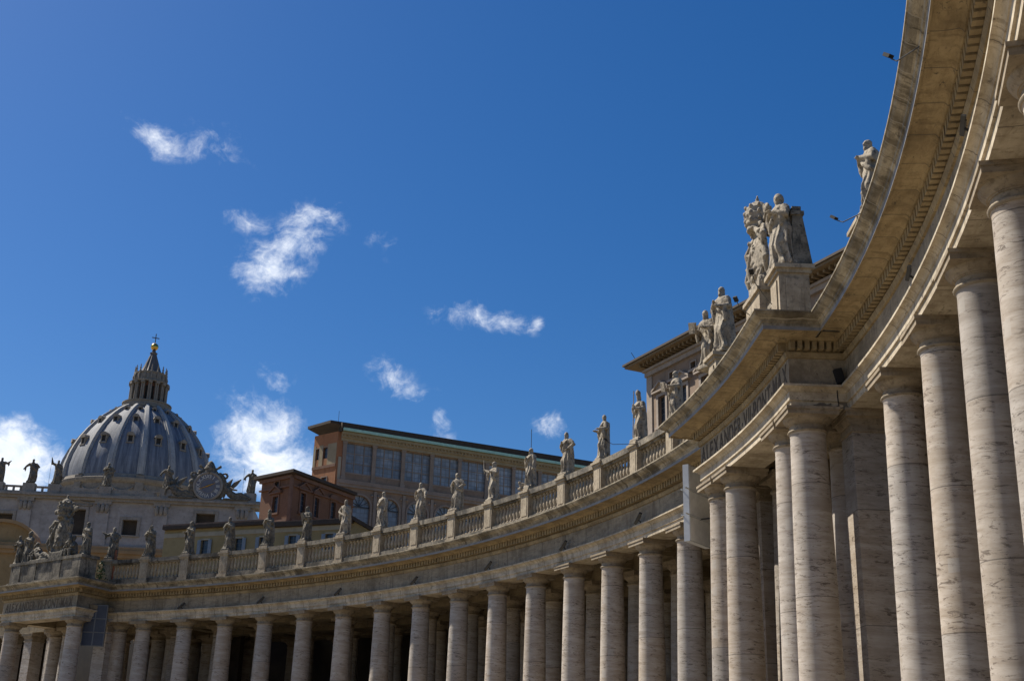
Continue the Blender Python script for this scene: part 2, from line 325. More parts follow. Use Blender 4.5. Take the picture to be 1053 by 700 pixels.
M['loggia_cream'] = mat_stone('loggia_cream_cornice', (0.40, 0.32, 0.19), (0.48, 0.39, 0.245), (0.27, 0.21, 0.12), 0.4, 0.5)
M['palace_eave'] = mat_stone('brown_eave', (0.24, 0.17, 0.09), (0.30, 0.215, 0.12), (0.14, 0.10, 0.05), 0.4, 0.5)
M['tile'] = mat_stone('roof_tile', (0.20, 0.125, 0.085), (0.30, 0.20, 0.14), (0.10, 0.07, 0.05), 0.5, 1.2)
M['eave_wood_and_shade'] = mat_plain('eave_timber_and_shade', (0.05, 0.034, 0.022), 0.8)  # timber of the eaves, also used for the painted shade band on the loggia
M['copper'] = mat_plain('verdigris_gutter', (0.36, 0.60, 0.50), 0.6, 0.0, 0.15)
M['logglass'] = mat_glass_grid('loggia_glass', (0.24, 0.265, 0.29), 0.60, 0.60, (0.10, 0.11, 0.12))
M['pane'] = mat_glass_grid('window_glass', (0.035, 0.045, 0.06), 0.55, 0.6, (0.10, 0.10, 0.10))
M['shutter'] = mat_plain('grey_blue_shutter', (0.20, 0.24, 0.29), 0.6, var=0.12)
M['clockface'] = mat_plain('blue_grey_clock_face', (0.13, 0.14, 0.175), 0.7, var=0.12)
M['numeral'] = mat_plain('pale_numeral', (0.55, 0.53, 0.48), 0.6, var=0.05)
M['leaf'] = mat_plain('ivy_leaf', (0.045, 0.085, 0.03), 0.7, sc=9)
M['rust'] = mat_plain('rust_red_pipe', (0.25, 0.09, 0.04), 0.7)

# ------------------------------------------------------------------ mesh builder
class MB:
    def __init__(s): s.v = []; s.f = []; s.sm = []
    def add(s, vs, fs, smooth=False, mat=None):
        b = len(s.v)
        s.v += [tuple(mat @ Vector(p)) if mat is not None else tuple(p) for p in vs]
        s.f += [tuple(i + b for i in f) for f in fs]; s.sm += [smooth] * len(fs)
    def box(s, x0, x1, y0, y1, z0, z1, mat=None):
        vs = [(x0, y0, z0), (x1, y0, z0), (x1, y1, z0), (x0, y1, z0), (x0, y0, z1), (x1, y0, z1), (x1, y1, z1), (x0, y1, z1)]
        s.add(vs, [(0, 3, 2, 1), (4, 5, 6, 7), (0, 1, 5, 4), (1, 2, 6, 5), (2, 3, 7, 6), (3, 0, 4, 7)], False, mat)
    def lathe(s, prof, n=24, mat=None, smooth=True, cap=True, a0=0.0, rmod=None):
        vs = []; fs = []
        for k, (r, z) in enumerate(prof):
            for i in range(n):
                a = a0 + 2 * pi * i / n; rr = r * (rmod(a, z) if rmod else 1)
                vs.append((rr * cos(a), rr * sin(a), z))
        for k in range(len(prof) - 1):
            for i in range(n):
                j = (i + 1) % n; fs.append((k * n + i, k * n + j, (k + 1) * n + j, (k + 1) * n + i))
        if cap:
            fs.append(tuple(range(n - 1, -1, -1))); fs.append(tuple((len(prof) - 1) * n + i for i in range(n)))
        s.add(vs, fs, smooth, mat)
    def tube(s, pts, rads, n=8, mat=None, smooth=True):
        pts = [Vector(p) for p in pts]
        if not hasattr(rads, '__len__'): rads = [rads] * len(pts)
        vs = []; fs = []; prev = None
        for k, p in enumerate(pts):
            d = (pts[min(k + 1, len(pts) - 1)] - pts[max(k - 1, 0)]).normalized()
            if prev is None:
                a = d.orthogonal().normalized()
            else:
                a = (prev - d * prev.dot(d)).normalized()
            prev = a; b = d.cross(a)
            for i in range(n):
                t = 2 * pi * i / n; vs.append(p + (a * cos(t) + b * sin(t)) * rads[k])
        for k in range(len(pts) - 1):
            for i in range(n):
                j = (i + 1) % n; fs.append((k * n + i, k * n + j, (k + 1) * n + j, (k + 1) * n + i))
        fs.append(tuple(range(n - 1, -1, -1))); fs.append(tuple((len(pts) - 1) * n + i for i in range(n)))
        s.add(vs, fs, smooth, mat)
    def ell(s, c, r, n=14, m=9, mat=None, rot=None):
        vs = [(0, 0, -1)]; fs = []
        for k in range(1, m):
            ph = -pi / 2 + pi * k / m
            for i in range(n):
                a = 2 * pi * i / n; vs.append((cos(ph) * cos(a), cos(ph) * sin(a), sin(ph)))
        vs.append((0, 0, 1)); L = len(vs) - 1
        for i in range(n):
            j = (i + 1) % n; fs.append((0, 1 + j, 1 + i)); fs.append((L, 1 + (m - 2) * n + i, 1 + (m - 2) * n + j))
            for k in range(m - 2): fs.append((1 + k * n + i, 1 + k * n + j, 1 + (k + 1) * n + j, 1 + (k + 1) * n + i))
        T = Matrix.Translation(Vector(c)) @ (rot.to_4x4() if rot is not None else Matrix.Identity(4)) @ Matrix.Diagonal((*r, 1))
        if mat is not None: T = mat @ T
        s.add(vs, fs, True, T)
    def prism(s, poly, y0, y1, mat=None):
        # polygon in XZ, extruded along Y
        n = len(poly)
        vs = [(x, y0, z) for x, z in poly] + [(x, y1, z) for x, z in poly]
        fs = [tuple(range(n)), tuple(range(2 * n - 1, n - 1, -1))] + [(i, i + n, (i + 1) % n + n, (i + 1) % n) for i in range(n)]
        s.add(vs, fs, False, mat)
    def mesh(s, name, recalc=True):
        me = bpy.data.meshes.new(name); me.from_pydata(s.v, [], s.f)
        me.polygons.foreach_set('use_smooth', s.sm); me.update()
        if recalc:
            bm = bmesh.new(); bm.from_mesh(me); bmesh.ops.recalc_face_normals(bm, faces=bm.faces); bm.to_mesh(me); bm.free()
        try: me.set_sharp_from_angle(angle=radians(38))
        except Exception: pass
        return me
    def build(s, name, mat, parent=None, M4=None, kind=None):
        me = s.mesh(name); me.materials.append(mat)
        return link(name, me, parent, M4, kind)

def link(name, me, parent=None, M4=None, kind=None):
    o = bpy.data.objects.new(name, me); C.objects.link(o)
    if parent is not None: o.parent = parent
    if M4 is not None: o.matrix_local = M4
    if kind: o['kind'] = kind
    return o

def tag(o, label, cat, group=None):
    o['label'] = label; o['category'] = cat
    if group: o['group'] = group
    return o
def thing(name, label, cat, M4=None, group=None):
    o = bpy.data.objects.new(name, None); C.objects.link(o); o.empty_display_size = 0.3
    if M4 is not None: o.matrix_local = M4
    return tag(o, label, cat, group)

def frame_at(ang, off, z=0.0, turn=0.0):
    # local +X looks to the centre of the piazza, +Y runs to smaller angle, Z up
    rho = RR + off
    return Matrix.Translation((rho * cos(ang), rho * sin(ang), z)) @ Matrix.Rotation(ang + pi + turn, 4, 'Z')
def Zh(h): return h + CZ

# ------------------------------------------------------------------ ground
b = MB(); b.add([(-1500, -1500, 0), (1500, -1500, 0), (1500, 1500, 0), (-1500, 1500, 0)], [(0, 1, 2, 3)])
b.build('piazza_ground', M['ground'], kind='structure')

# ------------------------------------------------------------------ swept entablature
def mitred(path):
    out = []
    n = len(path)
    for i in range(n):
        p = path[i]
        d0 = (path[i] - path[i - 1]).normalized() if i > 0 else None
        d1 = (path[i + 1] - path[i]).normalized() if i < n - 1 else None
        if d0 is None: d0 = d1
        if d1 is None: d1 = d0
        n0 = Vector((-d0.y, d0.x)); n1 = Vector((-d1.y, d1.x))
        mm = (n0 + n1).normalized(); mm = mm / max(0.3, mm.dot(n1))
        out.append((p, mm))
    return out
def P2(ang, off=0.0): return Vector(((RR + off) * cos(ang), (RR + off) * sin(ang)))
def arc(a0, a1, off=0.0, step=0.0125):
    n = max(2, int(abs(a1 - a0) / step)); return [P2(a0 + (a1 - a0) * i / n, off) for i in range(n + 1)]

AP0, AP1 = 0.5800, 0.7260           # outer columns of the middle pavilion
POFF = -1.95
EB = P2(1.7375, -3.6); EA = Vector((-20.70, 70.00))
dE = (EA - EB).normalized(); nE = Vector((dE.y, -dE.x)) * -1   # left normal of the walk
nE = Vector((-dE.y, dE.x))
AS = -0.15                            # near wing runs on past the eye
full = []
seg = {}
def put(name, pts):
    seg[name] = (len(full), len(full) + len(pts) - 1); full.extend(pts)
put('near', arc(AS, AP0))
full_last = len(full) - 1
pav = [P2(AP0, POFF * 0.5)] + arc(AP0, AP1, POFF) + [P2(AP1, POFF * 0.5)]
seg['pav'] = (full_last, None); full.extend(pav); full.append(P2(AP1)); seg['pav'] = (full_last, len(full) - 1)
st = len(full) - 1; full.extend(arc(AP1, 1.7375)[1:]); seg['far'] = (st, len(full) - 1)
st = len(full) - 1
endp = [P2(1.7375, -1.8), EB] + [EB.lerp(EA, k / 6) for k in range(1, 7)] + [EA - nE * 6, EA - nE * 16]
full.extend(endp); seg['end'] = (st, len(full) - 1)
MIT = mitred(full)

def sweep(b, name, prof, closed=False, a=None):
    i0, i1 = seg[name]; rows = MIT[i0:i1 + 1]; n = len(prof); vs = []; fs = []
    for p, mm in rows:
        for off, h in prof: vs.append((p.x + mm.x * off, p.y + mm.y * off, Zh(h)))
    for k in range(len(rows) - 1):
        for j in range(n if closed else n - 1):
            j2 = (j + 1) % n
            fs.append((k * n + j, k * n + j2, (k + 1) * n + j2, (k + 1) * n + j))
    b.add(vs, fs)

PR_ARCH = [(-0.70, 12.15), (0.70, 12.15), (0.70, 12.375), (0.765, 12.38), (0.765, 12.67), (0.80, 12.68), (0.83, 12.74), (0.93, 12.805), (1.00, 12.81), (1.00, 12.885), (0.72, 12.915)]
PR_FRZ = [(0.72, 12.915), (0.72, 13.86)]
PR_CORN = [(0.72, 13.86), (0.79, 13.865), (0.80, 13.92), (0.84, 14.00), (0.84, 14.05), (0.76, 14.07), (0.76, 14.40), (1.09, 14.405), (1.11, 14.45), (1.17, 14.50), (1.74, 14.52), (1.745, 14.475), (1.80, 14.475)]
PR_DRIP = [(1.80, 14.475), (1.803, 14.60)]
PR_CYMA = [(1.803, 14.60), (1.81, 14.70), (1.85, 14.72), (1.87, 14.78), (1.95, 14.83), (2.05, 14.88), (2.12, 14.94), (2.13, 14.975), (2.165, 14.98), (2.165, 15.04), (0.0, 15.16)]
PR_BACK = [(-0.70, 12.15), (-0.70, 15.0), (0.0, 15.16)]

def dentils(b, name):
    # one toothed band: front edge steps in and out, closed below and above
    i0, i1 = seg[name]; fr = []
    for k in range(i0, i1):
        (p, m0), (q, m1) = MIT[k], MIT[k + 1]
        a0 = p + m0 * 0.75; a1 = q + m1 * 0.75; L = (a1 - a0).length
        d = (a1 - a0).normalized(); nrm = Vector((-d.y, d.x)); n = max(1, round(L / 0.264)); w = L / n
        for i in range(n):
            c = a0 + d * ((i + 0.5) * w)
            for t, o in ((-0.32, 0.022), (-0.32, 0.305), (0.32, 0.305), (0.32, 0.022)): fr.append((c + d * (w * t) + nrm * o, c + d * (w * t) - nrm * 0.03))
    vs = []; fs = []
    for f, bk in fr:
        for z in (14.11, 14.398): vs += [(f.x, f.y, Zh(z)), (bk.x, bk.y, Zh(z))]
    for i in range(len(fr) - 1):
        o = i * 4; q = o + 4
        fs += [(o, q, q + 2, o + 2), (o, o + 1, q + 1, q), (o + 2, q + 2, q + 3, o + 3)]
    b.add(vs, fs)

def entablature(root, name):
    def part(nm, prof, m):
        b = MB(); sweep(b, name, prof); return b.build(nm, m, root)
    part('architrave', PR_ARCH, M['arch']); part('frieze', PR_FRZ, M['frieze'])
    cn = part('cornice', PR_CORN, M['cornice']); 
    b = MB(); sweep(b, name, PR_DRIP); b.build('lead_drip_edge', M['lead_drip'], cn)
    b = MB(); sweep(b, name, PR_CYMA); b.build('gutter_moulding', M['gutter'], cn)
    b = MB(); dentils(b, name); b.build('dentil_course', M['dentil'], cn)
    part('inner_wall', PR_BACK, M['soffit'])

# ------------------------------------------------------------------ columns (local z=0 on the stylobate, soffit at 13.75)
def shaft_mesh(seg_n=36):
    b = MB(); prof = [(0.76, 0.52), (0.76, 0.57), (0.725, 0.62)]
    for k in range(15):
        t = k / 14; z = 0.66 + t * (12.90 - 0.66); r = 0.72 - 0.132 * (max(0, t - 0.15) / 0.85) ** 1.55
        prof.append((r, z))
    prof += [(0.60, 12.96), (0.625, 13.0)]
    b.lathe(prof, seg_n); return b.mesh('column_shaft')
def base_mesh():
    b = MB(); b.box(-0.97, 0.97, -0.97, 0.97, 0, 0.26)
    b.lathe([(0.9, 0.26)] + [(0.84 + 0.12 * cos(t), 0.39 + 0.13 * sin(t)) for t in [(-0.48 + 0.12 * i) * pi for i in range(9)]] + [(0.78, 0.52)], 32)
    return b.mesh('column_base')
def capital_mesh():
    b = MB()
    prof = [(0.58, 12.985), (0.635, 12.99), (0.665, 13.02), (0.67, 13.05), (0.65, 13.085), (0.60, 13.10), (0.595, 13.25), (0.625, 13.255), (0.63, 13.285), (0.66, 13.29), (0.67, 13.31), (0.73, 13.36), (0.785, 13.42), (0.81, 13.475), (0.815, 13.50)]
    b.lathe(prof, 36)
    b.box(-0.86, 0.86, -0.86, 0.86, 13.50, 13.72)
    b.box(-0.90, 0.90, -0.90, 0.90, 13.655, 13.757)
    return b.mesh('column_capital')
ME_SH, ME_BA, ME_CA = shaft_mesh(), base_mesh(), capital_mesh()
ME_SH.materials.append(M['shaft']); ME_BA.materials.append(M['base']); ME_CA.materials.append(M['capital'])
def column(root, ang, off, xy=None, turn=None):
    if xy is None: T = frame_at(ang, off, 0.5)
    else: T = Matrix.Translation((xy[0], xy[1], 0.5)) @ Matrix.Rotation(turn, 4, 'Z')
    o = link('column', ME_SH, root, T)
    link('base', ME_BA, o); link('capital', ME_CA, o)
    return o
def pier_meshes():
    s = MB(); s.box(-0.62, 0.62, -0.62, 0.62, 0.5, 13.0)
    bs = MB(); bs.box(-0.8, 0.8, -0.8, 0.8, 0, 0.35); bs.box(-0.72, 0.72, -0.72, 0.72, 0.35, 0.5)
    c = MB(); c.box(-0.68, 0.68, -0.68, 0.68, 12.98, 13.06); c.box(-0.64, 0.64, -0.64, 0.64, 13.06, 13.27)
    c.prism([(-0.66, 13.27), (0.66, 13.27), (0.80, 13.46), (0.80, 13.5), (-0.80, 13.5), (-0.80, 13.46)], -0.66, 0.66)
    c.box(-0.845, 0.845, -0.845, 0.845, 13.50, 13.70); c.box(-0.885, 0.885, -0.885, 0.885, 13.66, 13.754)
    out = []
    for bb, nm, mm in ((s, 'pier_shaft', 'shaft'), (bs, 'pier_base', 'base'), (c, 'pier_capital', 'capital')):
        me = bb.mesh(nm); me.materials.append(M[mm]); out.append(me)
    return out
ME_PS, ME_PB, ME_PC = pier_meshes()
def pier(root, ang, off, T=None):
    o = link('pier', ME_PS, root, T or frame_at(ang, off, 0.5)); link('base', ME_PB, o); link('capital', ME_PC, o); return o

ROWS = (0.0, 4.4, 10.0, 14.4)
def ring(b, a0, a1, r0, r1, z0, z1, step=0.03):
    n = max(1, int((a1 - a0) / step)); vs = []; fs = []
    for i in range(n + 1):
        a = a0 + (a1 - a0) * i / n
        for r, z in ((r0, z0), (r1, z0), (r1, z1), (r0, z1)): vs.append((r * cos(a), r * sin(a), z))
    for i in range(n):
        for j in range(4): fs.append((i * 4 + j, i * 4 + (j + 1) % 4, i * 4 + 4 + (j + 1) % 4, i * 4 + 4 + j))
    fs.append((0, 1, 2, 3)); fs.append((n * 4 + 3, n * 4 + 2, n * 4 + 1, n * 4))
    b.add(vs, fs)
def wing_shell(root, a0, a1, cols, front=0.0):
    # inner architraves, cross beams and coffered ceiling behind the front row
    b = MB()
    for ro in ROWS[1:]: ring(b, a0, a1, RR + ro - 0.68, RR + ro + 0.68, Zh(12.153), Zh(12.95))
    for a in cols:
        for r0, r1 in ((0.705, 3.70), (5.10, 9.30), (10.70, 13.70)):
            T = frame_at(a, 0, 0)
            b.box(-r1, -r0, -0.55, 0.55, Zh(12.32), Zh(12.955), T)
            b.box(-r1, -r0, -0.66, 0.66, Zh(12.56), Zh(12.952), T)
    b.build('ceiling_beams', M['soffit'], root)
    b = MB(); ring(b, a0, a1, RR + 0.69, RR + 15.1, Zh(12.96), Zh(13.3)); b.build('ceiling', M['soffit'], root)
    b = MB(); ring(b, a0, a1, RR + 0.02, RR + 17.99, Zh(15.165), Zh(15.4)); b.build('roof', M['rail'], root)  # carried back past the outer wall to shut out sky light
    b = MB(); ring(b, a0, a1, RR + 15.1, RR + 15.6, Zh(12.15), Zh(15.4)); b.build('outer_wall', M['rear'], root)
def steps(root, a0, a1, front=0.0):
    b = MB()
    f = MB(); ring(f, a0, a1, RR + 0.9, RR + 17.9, 0.02, 0.5); f.build('floor', M['basalt'], root)
    ring(b, a0, a1, RR - 1.75 + front, RR + 0.899, 0.0, 0.5); ring(b, a0, a1, RR - 2.15 + front, RR - 1.751 + front, 0.0, 0.333); ring(b, a0, a1, RR - 2.55 + front, RR - 2.151 + front, 0.0, 0.167)
    b.build('steps', M['step'], root)

near_cols = [AR - DE * k for k in range(12)]
far_cols = [A0 - DE * k for k in range(16)]
# near wing
near = thing('colonnade_wing', 'towering near wing of the travertine colonnade, at the right beside the viewer', 'colonnade')
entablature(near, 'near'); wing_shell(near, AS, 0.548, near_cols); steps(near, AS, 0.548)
for a in near_cols:
    for ro in ROWS: column(near, a, ro)
# far wing
far = thing('colonnade_wing', 'long curved far wing of the stone colonnade with a balustrade, left of the inscribed pavilion', 'colonnade')
entablature(far, 'far'); wing_shell(far, 0.758, 1.708, far_cols); steps(far, 0.758, 1.708)
for a in far_cols:
    for ro in ROWS: column(far, a, ro)
pier(far, 1.7335, 0.0)
# middle pavilion
pv = thing('colonnade_pavilion', 'projecting stone pavilion with a clear Latin inscription, between the two colonnade wings', 'pavilion')
entablature(pv, 'pav')
PC = [AP0, 0.608, 0.698, AP1]
for a in PC: column(pv, a, POFF)
for a in (AP0, AP1): pier(pv, a, 0.0)
for a in (0.608, 0.698): column(pv, a, 0.0)
for a in PC:
    for ro in ROWS[1:]: column(pv, a, ro)
b = MB()
ring(b, 0.5905, 0.7155, RR - 0.68, RR + 0.68, Zh(12.154), Zh(12.95))
for ro in ROWS[1:]: ring(b, 0.5481, 0.7579, RR + ro - 0.68, RR + ro + 0.68, Zh(12.154), Zh(12.95))
for a in PC:
    T = frame_at(a, 0, 0)
    if a in (0.608, 0.698): b.box(0.69, 1.245, -0.55, 0.55, Zh(12.32), Zh(12.955), T)
    for r0, r1 in ((0.705, 3.70), (5.10, 9.30), (10.70, 13.70)): b.box(-r1, -r0, -0.55, 0.55, Zh(12.32), Zh(12.955), T)
b.build('ceiling_beams', M['soffit'], pv)
b = MB(); ring(b, 0.5905, 0.7155, RR - 1.24, RR + 0.68, Zh(12.962), Zh(13.3)); ring(b, 0.5481, 0.7579, RR + 0.69, RR + 15.1, Zh(12.962), Zh(13.3)); b.build('ceiling', M['soffit'], pv)
b = MB(); ring(b, 0.5815, 0.7245, RR - 1.9, RR + 0.0, Zh(15.166), Zh(15.4)); ring(b, 0.5481, 0.7579, RR + 0.02, RR + 17.99, Zh(15.166), Zh(15.4)); b.build('roof', M['rail'], pv)  # rear part stretched to the added wall so no sky light enters
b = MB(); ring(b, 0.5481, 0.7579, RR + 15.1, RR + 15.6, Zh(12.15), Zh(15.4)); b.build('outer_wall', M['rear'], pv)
steps(pv, 0.5481, 0.7579, -1.9)

# end pavilion
ep = thing('colonnade_pavilion', 'far end pavilion of the colonnade under the big coat of arms, at the left edge', 'pavilion')
entablature(ep, 'end')
turnE = atan2(nE.y, nE.x)
def fr_end(s, back=0.0, z=0.0):
    p = EB + dE * s - nE * back
    return Matrix.Translation((p.x, p.y, z)) @ Matrix.Rotation(turnE, 4, 'Z')
LE = (EA - EB).length
for bk in (0.0, 4.4, 10.0, 14.0):
    for s_ in ((0.0, LE) if bk == 0 else (0.0, 2.0, LE - 2.0, LE)):
        p = EB + dE * s_ - nE * bk; column(ep, 0, 0, (p.x, p.y), turnE)
b = MB()
for bk in (4.4, 10.0, 14.0): b.box(-bk - 0.68, -bk + 0.68, -LE - 0.5, 0.7, Zh(12.154), Zh(12.95), fr_end(0))
b.build('ceiling_beams', M['soffit'], ep)
b = MB(); b.box(-16, -0.705, -LE - 0.6, 0.6, Zh(12.963), Zh(13.3), fr_end(0)); b.build('ceiling', M['soffit'], ep)
b = MB(); b.box(-16, -0.02, -LE - 0.0, 0.6, Zh(15.167), Zh(15.4), fr_end(0)); b.build('roof', M['rail'], ep)
b = MB(); b.box(-16.5, 1.75, -LE - 1.8, 1.3, 0, 0.502, fr_end(0)); b.box(1.75, 2.15, -LE - 2.2, 1.3, 0, 0.333, fr_end(0)); b.build('steps', M['step'], ep)
b = MB(); b.box(-17.0, -16.5, -LE - 16, 1.3, 0.0, Zh(12.9), fr_end(0)); b.build('outer_wall', M['rear'], ep)
b = MB(); b.box(-7.2, -6.4, -LE - 34, -LE - 0.9, 0.0, Zh(12.9), fr_end(0)); b.build('corridor_wall', M['rear'], ep)
for k in range(6): pier(ep, 0, 0, fr_end(LE + 1.7 + 3.6 * k, 5.6, 0.5))
b = MB(); b.box(-6.39, -4.85, -LE - 34, -LE - 0.9, Zh(12.157), Zh(12.9), fr_end(0)); b.build('corridor_beam', M['soffit'], ep)
# parapet of the end pavilion (sculptures stand on it)
b = MB(); b.box(-0.75, 0.75, -LE - 0.4, 0.75, Zh(15.165), Zh(16.95), fr_end(0)); b.box(-0.9, 0.86, -LE - 0.55, 0.9, Zh(16.95), Zh(17.2), fr_end(0))
for s_ in (-0.2, 2.6, 6.2, LE - 0.6): b.box(0.75, 0.83, -s_ - 0.55, -s_ + 0.55, Zh(15.166), Zh(16.949), fr_end(0))
b.box(-0.76, 0.98, -LE - 0.45, 0.82, Zh(15.1655), Zh(15.45), fr_end(0))
b.build('parapet', M['rail'], ep)

# added wall closing the covered walk so that its inside stays dark
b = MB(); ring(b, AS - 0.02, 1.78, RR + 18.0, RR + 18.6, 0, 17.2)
tag(b.build('added_rear_wall', M['rear']), 'added dark plaster wall shutting light out of the covered walk behind the columns', 'wall')

# ------------------------------------------------------------------ balustrade of the far wing
POFFB = -0.55
def baluster_mesh():
    b = MB(); b.box(-0.11, 0.11, -0.11, 0.11, 0, 0.12)
    b.lathe([(0.07, 0.12), (0.09, 0.16), (0.06, 0.20), (0.085, 0.30), (0.125, 0.44), (0.115, 0.54), (0.07, 0.72), (0.055, 0.88), (0.075, 0.93), (0.06, 0.96)], 12)
    b.box(-0.10, 0.10, -0.10, 0.10, 0.96, 1.06); return b.mesh('baluster')
ME_BL = baluster_mesh(); ME_BL.materials.append(M['baluster'])
def pedestal_mesh():
    b = MB(); b.box(-0.62, 0.62, -0.66, 0.66, 0, 0.22); b.box(-0.55, 0.55, -0.60, 0.60, 0.22, 0.36)
    b.box(-0.46, 0.46, -0.50, 0.50, 0.36, 1.86); b.box(-0.40, 0.49, -0.36, 0.36, 0.55, 1.68)
    b.box(-0.54, 0.54, -0.58, 0.58, 1.86, 2.0); b.box(-0.62, 0.62, -0.66, 0.66, 2.0, 2.13); b.box(-0.50, 0.50, -0.52, 0.52, 2.13, 2.28)
    return b.mesh('pedestal')
ME_PD = pedestal_mesh(); ME_PD.materials.append(M['baluster'])
ped_angs = [A0 + 0.0545] + far_cols[:15]
ZB = Zh(15.14)
bal_count = 0
for i, a in enumerate(ped_angs):
    link('pedestal', ME_PD, far, frame_at(a, POFFB, ZB) @ Matrix.Diagonal((0.9, 0.84, 1, 1)))
spans = [(ped_angs[i + 1], ped_angs[i]) for i in range(15)] + [(ped_angs[-1] - DE, ped_angs[-1])]
for i, (a0, a1) in reversed(list(enumerate(spans))):
    w = 0.43 / RR
    b = MB(); ring(b, a0 + w, a1 - w, RR + POFFB - 0.36, RR + POFFB + 0.36, ZB + 0.002, ZB + 0.50, 0.01)
    ring(b, a0 + w, a1 - w, RR + POFFB - 0.28, RR + POFFB + 0.28, ZB + 1.72, ZB + 1.83, 0.01)
    ring(b, a0 + w, a1 - w, RR + POFFB - 0.42, RR + POFFB + 0.42, ZB + 1.83, ZB + 2.15, 0.01)
    o = b.build('balustrade', M['rail'], far)
    n = 9; angs = [a0 + w + (a1 - a0 - 2 * w) * (k + 0.5) / n for k in range(n)]
    if bal_count + n <= 99:
        for a in angs: link('baluster', ME_BL, o, frame_at(a, POFFB, ZB + 0.495) @ Matrix.Diagonal((1.1, 1.1, 1.16, 1)))
        bal_count += n
    else:
        b = MB()
        for a in angs: b.add([tuple(v.co) for v in ME_BL.vertices], [tuple(p.vertices) for p in ME_BL.polygons], True, frame_at(a, POFFB, ZB + 0.495) @ Matrix.Diagonal((1.1, 1.1, 1.16, 1)))
        b.build('baluster_row', M['baluster'], o, kind='stuff')
# rails along the near wing, mostly hidden by the cornice
b = MB(); ring(b, AS, 0.565, RR - 0.9, RR - 0.2, ZB + 0.002, ZB + 0.62); ring(b, AS, 0.565, RR - 0.9, RR - 0.2, ZB + 1.7, ZB + 2.06)
nb = b.build('balustrade', M['rail'], near)
for a in near_cols: link('pedestal', ME_PD, near, frame_at(a, POFFB, ZB))

# ------------------------------------------------------------------ inscriptions
_gl = {}
def glyph(ch, ext=0.012):
    if ch in _gl: return _gl[ch]
    cu = bpy.data.curves.new('glyph', 'FONT'); cu.body = ch; cu.size = 1.0; cu.extrude = ext; cu.offset = 0.012
    ob = bpy.data.objects.new('glyph', cu); C.objects.link(ob)
    dg = bpy.context.evaluated_depsgraph_get(); me = bpy.data.meshes.new_from_object(ob.evaluated_get(dg))
    vs = [tuple(v.co) for v in me.vertices]; fs = [tuple(p.vertices) for p in me.polygons]
    bpy.data.objects.remove(ob); bpy.data.curves.remove(cu); bpy.data.meshes.remove(me)
    xs = [v[0] for v in vs]; x0, x1 = min(xs), max(xs)
    _gl[ch] = ([(v[0] - x0, v[1], v[2]) for v in vs], fs, x1 - x0); return _gl[ch]
def layout(text, width, gap=0.16):
    items = []; x = 0
    for ch in text:
        if ch == ' ': x += 0.3; continue
        g = glyph(ch); items.append((ch, x)); x += g[2] + gap
    sc = width / (x - gap); return items, sc
def inscription_arc(parent, text, aL, aR, rad, z0, height, mat):
    Wd = (aL - aR) * rad; items, sc = layout(text, Wd); hs_ = height / 0.69; b = MB()
    for ch, x in items:
        vs, fs, w = glyph(ch); out = []
        dz = 0.33 * height if ch == '.' else 0
        for vx, vy, vz in vs:
            a = aL - (x + vx) * sc / rad; r = rad - vz - 0.001
            out.append((r * cos(a), r * sin(a), z0 + vy * hs_ + dz))
        b.add(out, fs)
    return b.build('inscription', mat, parent)
inscription_arc(pv, 'ALEXANDER.VII.PONT.MAX', 0.7345, 0.5735, RR + POFF - 0.722, Zh(13.05), 0.70, M['ink'])
b = MB(); items, sc = layout('ALEXANDER.VII.PONT.MAX', LE + 0.6); T0 = fr_end(0)
for ch, x in items:
    vs, fs, w = glyph(ch); dz = 0.22 if ch == '.' else 0
    out = [(0.722 + vz, -(LE + 0.3) + (x + vx) * sc, Zh(13.03) + vy * 0.70 / 0.69 + dz) for vx, vy, vz in vs]
    b.add(out, fs, False, T0)
b.build('inscription', M['ink2'], ep)

# ------------------------------------------------------------------ sculpture generator
def remeshed(b, name, vox, mat, parent=None, T=None, rough=0.012, seed=0, smooth=2):
    me = b.mesh(name + '_src'); ob = bpy.data.objects.new('tmp', me); C.objects.link(ob)
    md = ob.modifiers.new('r', 'REMESH'); md.mode = 'VOXEL'; md.voxel_size = vox; md.use_smooth_shade = True
    ms = ob.modifiers.new('s', 'SMOOTH'); ms.factor = 0.5; ms.iterations = 1
    dg = bpy.context.evaluated_depsgraph_get(); out = bpy.data.meshes.new_from_object(ob.evaluated_get(dg))
    bpy.data.objects.remove(ob); bpy.data.meshes.remove(me)
    out.name = name
    sv = Vector((seed * 3.1, seed * 1.7, seed))
    nrm = [v.normal.copy() for v in out.vertices]
    for v, nn_ in zip(out.vertices, nrm):
        q = v.co * 5.0 + sv
        d = mnoise.noise(q) * 1.0 + mnoise.noise(q * 2.6) * 0.6
        v.co += nn_ * d * rough
    for p in out.polygons: p.use_smooth = True
    out.materials.append(mat)
    return link(name, out, parent, T)

